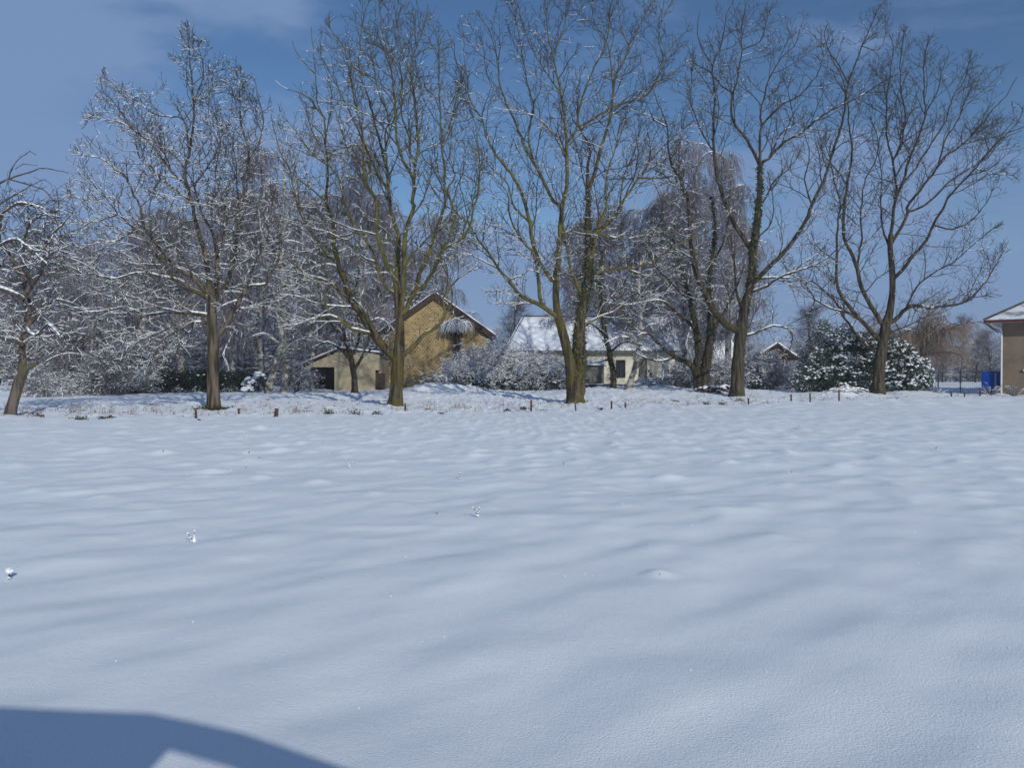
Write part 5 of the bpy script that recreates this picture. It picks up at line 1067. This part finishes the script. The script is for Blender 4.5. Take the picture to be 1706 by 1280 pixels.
def fence():
    D = 49; g0 = gh(W(1600, 0, D)[0], D)
    root = thing('wire_fence', 'wire mesh garden fence on steel posts left of the brick house', 'fence', (W(1600, 0, D)[0], D, g0)); xs = [W(p, 0, D)[0] for p in (1541, 1563, 1600, 1636, 1668)]
    for x in xs:
        V, Fs = tubes([(np.array([(x, D, gh(x, D) - .1), (x, D, 1.75)]), np.array([.035, .035]))], lambda r: 8); mesh_np('post', V, Fs, M_METAL, root)
    L = []; 
    for z in np.arange(.4, 1.65, .1): L.append((np.array([(xs[0], D - .045, z), (xs[-1], D - .045, z)]), np.array([.004, .004])))
    for x in np.arange(xs[0], xs[-1], .12): L.append((np.array([(x, D - .05, .35), (x, D - .05, 1.6)]), np.array([.004, .004])))
    V, Fs = tubes(L, lambda r: 3); mesh_np('wire_mesh', V, Fs, M_METAL, root)
    V, Fs = ridges([(np.column_stack([np.linspace(xs[0], xs[-1], 60), np.full(60, D - .045), np.full(60, 1.6)]), np.full(60, .012))], 1.2, .03, 9); mesh_np('rail_snow', V, Fs, M_SNOW, root)
    w = W(1658, 0, 47); b = thing('water_tank', 'bright blue plastic tank beside the brick house corner', 'tank', (w[0], 47, gh(w[0], 47))); z1 = W(0, 619, 47)[2]
    z0 = gh(w[0], 47); MB().box(w[0] - .36, w[0] + .36, 47, 47.8, z0 + .1, z1).build('tank_body', M_BLUE, b, bevel=.06); MB().box(w[0] - .05, w[0] + .05, 46.96, 46.995, z0 + .3, z1 - .1).build('pipe', M_WHITE, b); MB().box(w[0] - .33, w[0] + .33, 47.05, 47.75, z0 - .1, z0 + .098).build('pallet', M_STAKE, b)
fence()
# pallet-like trellis right of the chalet shrubs and back garden fence
def garden_fence():
    D = 60; root = thing('picket_fence', 'snow-topped wooden garden fence below the chalet', 'fence', (W(1285, 0, D)[0], D, gh(W(1285, 0, D)[0], D))); x0, x1 = W(1248, 0, D)[0], W(1330, 0, D)[0]; x = x0
    while x < x1: MB().box(x, x + .08, D, D + .03, .3, 1.15 + .1 * R.random()).build('picket', M_GREYP, root); x += .17
    MB().box(x0, x1, D + .035, D + .08, .95, 1.02).build('rail', M_GREYP, root)
    for xx in (x0 - .05, (x0 + x1) / 2, x1): MB().box(xx - .06, xx + .06, D + .083, D + .2, .1, 1.3).build('post', M_STAKE, root)
garden_fence()

# ------------------------------------------------------------ stakes, tufts, stalks
st = [(327, 699, 24.5, 14, .09, 'short dark stake leaning left, leftmost of the row before the first big tree'), (398, 692, 26, 9, .05, 'short dark stake just right of the first big trunk'), (459, 698, 25.3, 13, -.12, 'broad leaning stump-like stake between the first two big trees'),
      (675, 686, 28.5, 10, .0, 'stubby mossy stake at the right foot of the second big tree'), (885, 686, 28.8, 16, .0, 'tallest stake standing alone left of the twin-stemmed tree'), (960, 684, 29.5, 12, .15, 'thin stake leaning in front of the twin trunks'),
      (1019, 681, 30.3, 10, .0, 'stake right of the twin trunks, nearer one of a pair'), (1042, 677, 31.5, 10, .0, 'stake right of the twin trunks, farther one of a pair'), (1247, 675, 34, 8, .0, 'small stake at the right foot of the fourth big tree'),
      (1318, 677, 35, 10, -.03, 'stake alone between the fourth tree and the evergreen shrub'), (1350, 678, 35.5, 12, .02, 'stake just left of the heap of cut branches'), (1398, 678, 36, 14, .0, 'stake in front of the heap of cut branches'),
      (1585, 668, 39.5, 10, .0, 'left stake of three near the wire fence'), (1607, 667, 39.8, 7, .0, 'small middle stake of three near the wire fence'), (1633, 668, 40, 11, .0, 'snow-capped right stake of three near the wire fence')]
for (px, py, D, hp, tl, lab) in st:
    w = W(px, py, D); g = float(gz(np.array([w[0]]), np.array([D]))[0] + relief(np.array([w[0]]), np.array([D]))[0]); h = hp * D / F * 1.25; r = .038 if px != 459 else .07
    if px == 960: r = .03
    root = thing('wooden_stake', lab, 'stake', (w[0], D, g), 'old wooden stakes along the field edge')
    V, Fs = tubes([(np.array([(w[0], D, g - .1), (w[0] - tl * h * .5, D, g + h * .5), (w[0] - tl * h, D, g + h)]), np.array([r, r * .95, r * .85]))], lambda q: 7)
    n = len(V); V = np.vstack([V, [[w[0] - tl * h, D, g + h + .01]]]); Fs = Fs + [np.array([(n - 7 + j, n - 7 + (j + 1) % 7, n) for j in range(7)])]
    mesh_np('post', V, Fs, M_STAKE, root)
    V, Fs = clumps(np.array([(w[0] - tl * h, D, g + h + .012)]), np.array([r * .55]), int(px), .4); mesh_np('snow_cap', V, Fs, M_SNOW, root, True)

def blades(cent, n, h, spread, seed, lean=.5, w=.007):
    rs = np.random.RandomState(seed); N_ = len(cent) * n; c = np.repeat(cent, n, 0) + rs.normal(size=(N_, 3)) * [spread, spread, 0]
    a = rs.rand(N_) * 2 * pi; d = np.column_stack([np.cos(a), np.sin(a), np.zeros(N_)]); L = h * (.4 + .8 * rs.rand(N_)); ln = lean * rs.rand(N_)
    s = np.column_stack([-np.sin(a), np.cos(a), np.zeros(N_)]) * w; mid = c + d * (L * ln * .35)[:, None] + np.array([0, 0, 1]) * (L * .6)[:, None]; tip = c + d * (L * ln)[:, None] + np.array([0, 0, 1]) * (L * (1 - .35 * ln))[:, None]
    V = np.stack([c - s, c + s, mid + s * .8, mid - s * .8, tip], 1).reshape(-1, 3); o = (np.arange(N_) * 5)[:, None]
    return V, [o + np.array([[0, 1, 2, 3]]), o + np.array([[3, 2, 4]])]
M_DRY = noise_mat('dry_weed', (.16, .10, .045), (.30, .20, .09), 3, .9)
M_TUFT = noise_mat('winter_green', (.02, .03, .012), (.06, .07, .03), 6, .8)
M_DEADLEAF = noise_mat('dead_leaf', (.06, .035, .025), (.14, .085, .05), 6, .8)
def surf(x, y): return gz(x, y) + relief(x, y)
# loose litter and grass tips along the strip: nobody could count it
rs = np.random.RandomState(9); px = rs.uniform(-40, 1720, 1500); rowy = np.interp(px, [0, 330, 885, 1300, 1706], [24.5, 25.5, 29.5, 35, 40.5]); D = rowy + np.abs(rs.normal(size=1500)) * 5.5 - .3 
keep = pn(px / 60, D / 2.2, 15) > -.05; px = px[keep]; D = D[keep]; x = (px - 853) / F * D
cen = np.column_stack([x, D, surf(x, D) - .01]); V, Fs = leaves(np.repeat(cen, 4, 0) + rs.normal(size=(len(cen) * 4, 3)) * [.09, .09, .010], .05, 4)
g1 = mesh_np('leaf_litter', V, Fs, M_DEADLEAF, None); tag(g1, 'dead leaves and turf showing through the snow along the stakes', 'leaf litter', kind='stuff')
px = rs.uniform(-30, 1720, 700); rowy = np.interp(px, [0, 330, 885, 1300, 1706], [24.5, 25.5, 29.5, 35, 40.5]); D = rowy + np.abs(rs.normal(size=700)) * 5; x = (px - 853) / F * D
V, Fs = blades(np.column_stack([x, D, surf(x, D) - .02]), 6, .13, .05, 6); g2 = mesh_np('dry_grass', V, Fs, M_DRY, None); tag(g2, 'short dry grass blades poking through the snow strip', 'grass', kind='stuff')
tf = [(60, 697, 24.6, .28, 'dark green plant patch at the foot of the leaning fruit tree'), (133, 706, 23.4, .22, 'flat dark green patch alone left of the stakes'), (170, 703, 24, .18, 'small dark plant beside the flat dark green patch'), (183, 700, 24.4, .14, 'tiny dark plant left of the leftmost stake'), (332, 706, 23.4, .1, 'tiny weed directly in front of the leftmost stake'), (548, 687, 27, .22, 'brown-green tuft left of the second big tree, farther left'),
      (592, 686, 27.4, .30, 'broad brown-green tuft left of the second big tree'), (627, 690, 26.7, .18, 'pointed grass tuft just left of the second big trunk'), (735, 690, 27, .15, 'small tuft right of the second big tree'), (872, 683, 29.3, .18, 'green tuft left of the tallest stake'), (902, 682, 29.6, .18, 'green tuft right of the tallest stake'), (845, 688, 28.6, .2, 'low brown tuft between second and third big trees'),
      (1001, 681, 30.2, .16, 'reddish brown clump right of the twin trunks'), (1125, 667, 36, .22, 'olive tuft between the third and fourth big trees'), (1176, 676, 33.5, .2, 'green tuft left below the fourth big tree'), (1203, 677, 33.2, .2, 'green tuft right below the fourth big tree'), (1232, 670, 36.5, .24, 'brown patch at the foot of the fourth big tree'), (1283, 676, 34.2, .15, 'small tuft left of the lone stake')]
for i, (p, q, D, r, lab) in enumerate(tf):
    w = W(p, q, D); z = float(surf(np.array([w[0]]), np.array([D]))[0]); root = thing('grass_tuft', lab, 'grass tuft', (w[0], D, z), 'dark tufts in the snow by the field edge')
    n = int(420 * r); c = np.array([(w[0], D, z)]) + rs.normal(size=(n, 3)) * [r * .45, r * .3, 0] + np.array([0, 0, 1]) * (rs.rand(n, 1) ** 2 * r * .6); V, Fs = leaves(c, .055, i); mesh_np('leaf', V, Fs, M_TUFT if i % 3 else M_DEADLEAF, root)
    V, Fs = blades(np.array([(w[0], D, z - .02)]), 30, r * .75, r * .35, i + 50, .8); mesh_np('blade', V, Fs, M_TUFT, root)
# moss collar at trunk 1
w = W(356, 684, 29.8); c = np.array([w]) + np.random.RandomState(2).normal(size=(900, 3)) * [.34, .12, .05]; c[:, 2] = np.abs(c[:, 2] - .05) + gh(w[0], w[1]); V, Fs = leaves(c, .07, 2); mc = mesh_np('moss_collar', V, Fs, M_TUFT, None); tag(mc, 'green moss and grass collar around the foot of the leftmost big tree', 'moss', kind='stuff')
# upright dry weeds behind the left stakes
wd = [(92, 676, 29), (128, 684, 27.5), (185, 690, 26), (118, 690, 26.2), (222, 686, 26.6), (150, 672, 30), (253, 680, 27.8), (445, 676, 31), (495, 684, 28), (715, 680, 30), (765, 676, 31), (835, 676, 32)]
wl = ['at the foot of the frosted shrub near the fruit tree', 'left of the brown thicket, behind the flat dark patch', 'nearest the leftmost stake on its left', 'close to the small dark plant left of the stakes', 'between the brown thicket and the leftmost stake', 'farthest back, before the left thicket', 'just behind the leftmost stake', 'right behind the broad leaning stake', 'between the broad stake and the second big tree', 'right behind the small tuft beside the second big tree', 'before the arching shrub under the barn gable', 'before the dark-hollowed bushes, left of the tallest stake']
for i, (p, q, D) in enumerate(wd):
    w = W(p, q, D); z = float(surf(np.array([w[0]]), np.array([D]))[0]); V, Fs = blades(np.array([(w[0], D, z - .02)]), 14, .42, .14, i + 90, .35, .005); o = mesh_np('dry_weed', V, Fs, M_DRY, None)
    n = 26; rr = np.random.RandomState(i); c = np.array([(w[0], D, z)]) + rr.normal(size=(n, 3)) * [.16, .12, 0] + np.array([0, 0, 1]) * (rr.rand(n, 1) * .36); V, Fs = leaves(c, .05, i); l = mesh_np('dead_leaf', V, Fs, M_DEADLEAF, None); 
    me = o; me.location = (w[0], D, z)
    for ob in (o, l):
        co = np.empty(len(ob.data.vertices) * 3, np.float32); ob.data.vertices.foreach_get('co', co); co = co.reshape(-1, 3) - np.array([w[0], D, z], np.float32); ob.data.vertices.foreach_set('co', co.ravel())
    l.parent = o
    tag(o, 'thin dry weed ' + wl[i], 'weed', 'dry weeds at the edge of the field')
# stalks poking out of the field, each with a snow cap
sk = [(14, 962, .075, 0, 'snow-balled stalk at the left edge of the field, nearest one'), (321, 899, .085, -.25, 'pointed snow-capped stalk in the left foreground'), (796, 866, .085, -.2, 'snow-capped stalk with a fork in the centre foreground'), (382, 797, .06, .1, 'small snow-capped stalk in the left middle of the field'), (583, 780, .10, -.3, 'thin leaning stalk between left and centre of the field'),
      (765, 800, .075, -.1, 'upright thin stalk in the centre of the field'), (406, 735, .09, 0, 'dark-topped stalk in the left far field'), (415, 755, .06, .2, 'snow lump on stubble below the dark-topped stalk'), (889, 796, .05, 0, 'tiny snow-capped stalk right of the centre'), (728, 862, .03, 0, 'tiny stalk tip left of the forked stalk'), (409, 780, .05, .2, 'snowy stubble cluster above the small left stalk'),
      (431, 766, .05, .2, 'small stubble tip right of the snowy stubble cluster'), (538, 741, .08, .1, 'far thin stalk in the field before the second big tree'), (270, 757, .06, .2, 'snowy stubble in the far left field'), (1098, 963, .02, .3, 'stub of stalk beside the small snow bump in the right foreground'), (940, 775, .04, 0, 'tiny stalk right of the snow heap'), (1320, 790, .035, 0, 'tiny stalk tip in the right half of the field'), (1560, 752, .05, .1, 'small stalk in the far right field')]
for i, (p, q, h, ln, lab) in enumerate(sk):
    D = CAMH * F / (q - HOR); x = (p - 853) / F * D; z = float(surf(np.array([x]), np.array([D]))[0]); root = thing('field_stalk', lab, 'stalk', (x, D, z), 'snow-capped stalks in the field'); r = random.Random(i); L = []
    for k in range(3 if i in (0, 2, 10, 11) else 2):
        a = r.uniform(0, 6.28); l = ln + r.uniform(-.4, .4); hh = h * r.uniform(.7, 1.05) if k else h; L.append((np.array([(x, D, z - .03), (x + l * hh * .4, D + .2 * hh * sin(a), z + hh * .6), (x + l * hh, D + .3 * hh * sin(a), z + hh)]), np.array([.0035, .003, .002]) * (1 if D < 10 else 1.5)))
    V, Fs = tubes(L, lambda q: 5); mesh_np('stem', V, Fs, M_DEADLEAF, root)
    cc = [l[0][-1] for l in L] + [l[0][1] - np.array((0, .006, 0)) for l in L] + [l[0][0] * .4 + l[0][1] * .6 - np.array((0, .006, 0)) for l in L]; rad = [h * .11] * len(L) + [h * .10] * len(L) + [h * .12] * len(L)
    if i == 1: cc += [np.array((x + .012, D - .01, z + h * t)) for t in (.15, .3, .45, .6, .75)]; rad += [h * a for a in (.20, .17, .13, .10, .06)]
    if i == 0: cc += [np.array((x, D, z + h * .75))]; rad += [h * .38]
    V, Fs = clumps(np.array(cc), np.array(rad) * .82, i, .8, .09); mesh_np('snow_cap', V, Fs, M_SNOW, root, True)
rs = np.random.RandomState(33); n = 200; D = 2.6 + 16 * rs.rand(n) ** 1.7; x = (rs.rand(n) * 1.5 - .75) * D; c = np.column_stack([x, D, surf(x, D) + .002]); V, Fs = clumps(c, (.0008 + .0010 * rs.rand(n) ** 3) * (1 + D * .25), 7, .8, .2)
tag(mesh_np('glint_grains', V, Fs, M_SNOW, None, True), 'tiny snow grains added over the smooth field to imitate sun glints', 'snow', kind='stuff')  # white grains added to stand in for sparkle on the snow
# heap of cut branches and a stone pile
def heap(name, lab, cat, px, py, D, w, h, n, seed, m):
    rnd = random.Random(seed); b = W(px, py, D); z = float(surf(np.array([b[0]]), np.array([D]))[0]); L = []; root = thing(name, lab, cat, (b[0], D, z))
    for k in range(n):
        a = rnd.uniform(-.5, .5) + rnd.choice((0, pi)); l = rnd.uniform(.4, 1.1) * w; c = (b[0] + rnd.gauss(0, w * .25), D + rnd.gauss(0, .3), z + abs(rnd.gauss(.1, h * .45))); P = [(c[0] + cos(a) * l * (t - .5), c[1] + sin(a) * l * (t - .5), c[2] + (.12 * sin(t * 3.1) - .05) * l) for t in np.linspace(0, 1, 6)]
        r = rnd.uniform(.012, .035); L.append((np.array(P), np.linspace(r, r * .5, 6)))
    V, Fs = tubes(L, lambda r: 5); mesh_np('brushwood', V, Fs, m, root)['kind'] = 'stuff'; V, Fs = ridges(L, .95, .035, seed, None, .98); mesh_np('snow_cover', V, Fs, M_SNOW, root)
heap('branch_heap', 'snow-covered heap of cut branches at the foot of the rightmost big tree', 'brushwood', 1402, 652, 40.6, 1.0, .35, 70, 3, noise_mat('cut_wood', (.10, .05, .03), (.24, .12, .07), 3))
heap('branch_heap', 'long snowy pile of brushwood before the white house wall', 'brushwood', 1095, 650, 50.3, 1.9, .4, 90, 4, B_DARK)
def stones():
    b = W(1193, 652, 42); z = gh(b[0], 42); root = thing('stone_pile', 'pile of dark stones and logs under snow left of the fourth big tree', 'stone pile', (b[0], 42, z)); rs = np.random.RandomState(8); n = 26
    c = np.column_stack([b[0] + rs.normal(size=n) * .42, 42 + rs.normal(size=n) * .25, z + .05 + .30 * rs.rand(n)]); r = .09 + .08 * rs.rand(n); 
    for k in range(n): V, Fs = clumps(c[k:k + 1], r[k:k + 1], 4 + k, .7); mesh_np('stone', V, Fs, M_STAKE, root)
    V, Fs = clumps(c + [0, .02, .09], r * .85, 5, .5); mesh_np('snow_cover', V, Fs, M_SNOW, root, True)
stones()
# small grey road far left
xr = np.linspace(-75, -40, 40); rd = MB()
V = []; 
for x_ in xr: V += [(x_, 66.5, gh(x_, 66.5) + .13), (x_, 68.6, gh(x_, 68.6) + .13)]
Fr = np.array([(2 * i, 2 * i + 2, 2 * i + 3, 2 * i + 1) for i in range(len(xr) - 1)]); ro = mesh_np('road', V, [Fr], noise_mat('wet_asphalt', (.06, .06, .065), (.16, .16, .17), 1.5)); tag(ro, kind='structure')

# ------------------------------------------------------------ the car the photographer leans from (stands beside and behind the camera)
def car():
    root = thing('parked_car', 'dark car standing behind the photographer, its shadow falling on the near snow', 'car', (-.4, -1.0, 0)); M_P = mat('car_paint', (.03, .035, .045), .25, .6); M_T = mat('tyre_rubber', (.02, .02, .02), .9); M_G = mat('tinted_glass', (.01, .012, .012), .05, .6)
    y0, y1 = -1.92, -.16
    prof = [(-2.35, .35), (-2.4, .75), (-2.25, 1.0), (1.0, 1.0), (1.9, .86), (2.05, .55), (2.0, .3), (1.7, .28), (-2.0, .28)]
    MB().prism(prof, y0, y1).build('body', M_P, root, bevel=.05)
    rf = MB(); top = [(-2.1, 1.52), (-1.6, 1.60), (-.5, 1.63), (.06, 1.605), (.18, 1.57), (.18, 1.52), (-.5, 1.56), (-1.6, 1.55), (-2.1, 1.45)]
    rf.prism(top, y0 + .05, y1 - .03); rf.build('roof', M_P, root)
    pl = MB()
    for ya, yb in ((y0 + .05, y0 + .13), (y1 - .11, y1 - .03)):
        pl.prism([(.06, 1.605), (.38, 1.52), (.72, 1.375), (1.12, 1.02), (1.0, 1.0), (.66, 1.30), (.34, 1.435), (.06, 1.52)], ya, yb)
        pl.prism([(-.22, 1.0), (-.10, 1.0), (-.06, 1.56), (-.16, 1.57)], ya, yb); pl.prism([(-2.25, 1.0), (-1.9, 1.0), (-1.75, 1.54), (-2.1, 1.5)], ya, yb)
    pl.build('pillar', M_P, root)
    for ya in (y0 + .07, y1 - .09): MB().prism([(-1.9, 1.0), (-.22, 1.0), (-.16, 1.56), (-1.75, 1.55)], ya, ya + .02).build('rear_side_window', M_G, root)
    MB().box(-2.3, -2.25, y0 + .14, y1 - .12, 1.0, 1.5).build('rear_window', M_G, root)
    st_ = MB().box(-.35, -.15, y1 - .7, y1 - .2, .6, 1.38).box(-.35, .2, y1 - .7, y1 - .2, 1.003, 1.06); st_.build('seat', M_T, root, bevel=.04)
    for x in (-1.6, 1.25):
        for y in (y0 + .0, y1 - .2):
            a = np.linspace(0, 2 * pi, 29)[:-1]; c = [(x + .32 * cos(t), .32 + .32 * sin(t)) for t in a]; wl = MB().prism(c, y - .01, y + .21).build('wheel', M_T, root, bevel=.02); MB().prism([(x + .2 * cos(t), .32 + .2 * sin(t)) for t in a], y - .02 if y < -1 else y + .212, y - .012 if y < -1 else y + .222).build('rim', M_METAL, wl)
car()

# ------------------------------------------------------------ thin winter haze
def haze():
    m = bpy.data.materials.new('winter_haze'); m.use_nodes = True; nt = m.node_tree; nt.nodes.clear(); o = nt.nodes.new('ShaderNodeOutputMaterial'); v = nt.nodes.new('ShaderNodeVolumePrincipled')
    v.inputs['Color'].default_value = (.80, .88, 1, 1); v.inputs['Density'].default_value = .0007; v.inputs['Anisotropy'].default_value = .0
    nt.links.new(v.outputs[0], o.inputs['Volume'])
    h = MB().box(-830, 830, -70, 930, -1.3, 22).build('haze', m); tag(h, kind='stuff', label='thin pale winter haze over the field and gardens', cat='haze')
haze()

# snow lying on twigs, and the mass of leaves of a tuft, is nothing one could count
for o in list(C.objects):
    if o.type == 'MESH' and o.parent is not None and o.name.split('.')[0] in ('snow_cover', 'leaf', 'blade', 'wire_mesh', 'ivy', 'foliage'): o['kind'] = 'stuff'
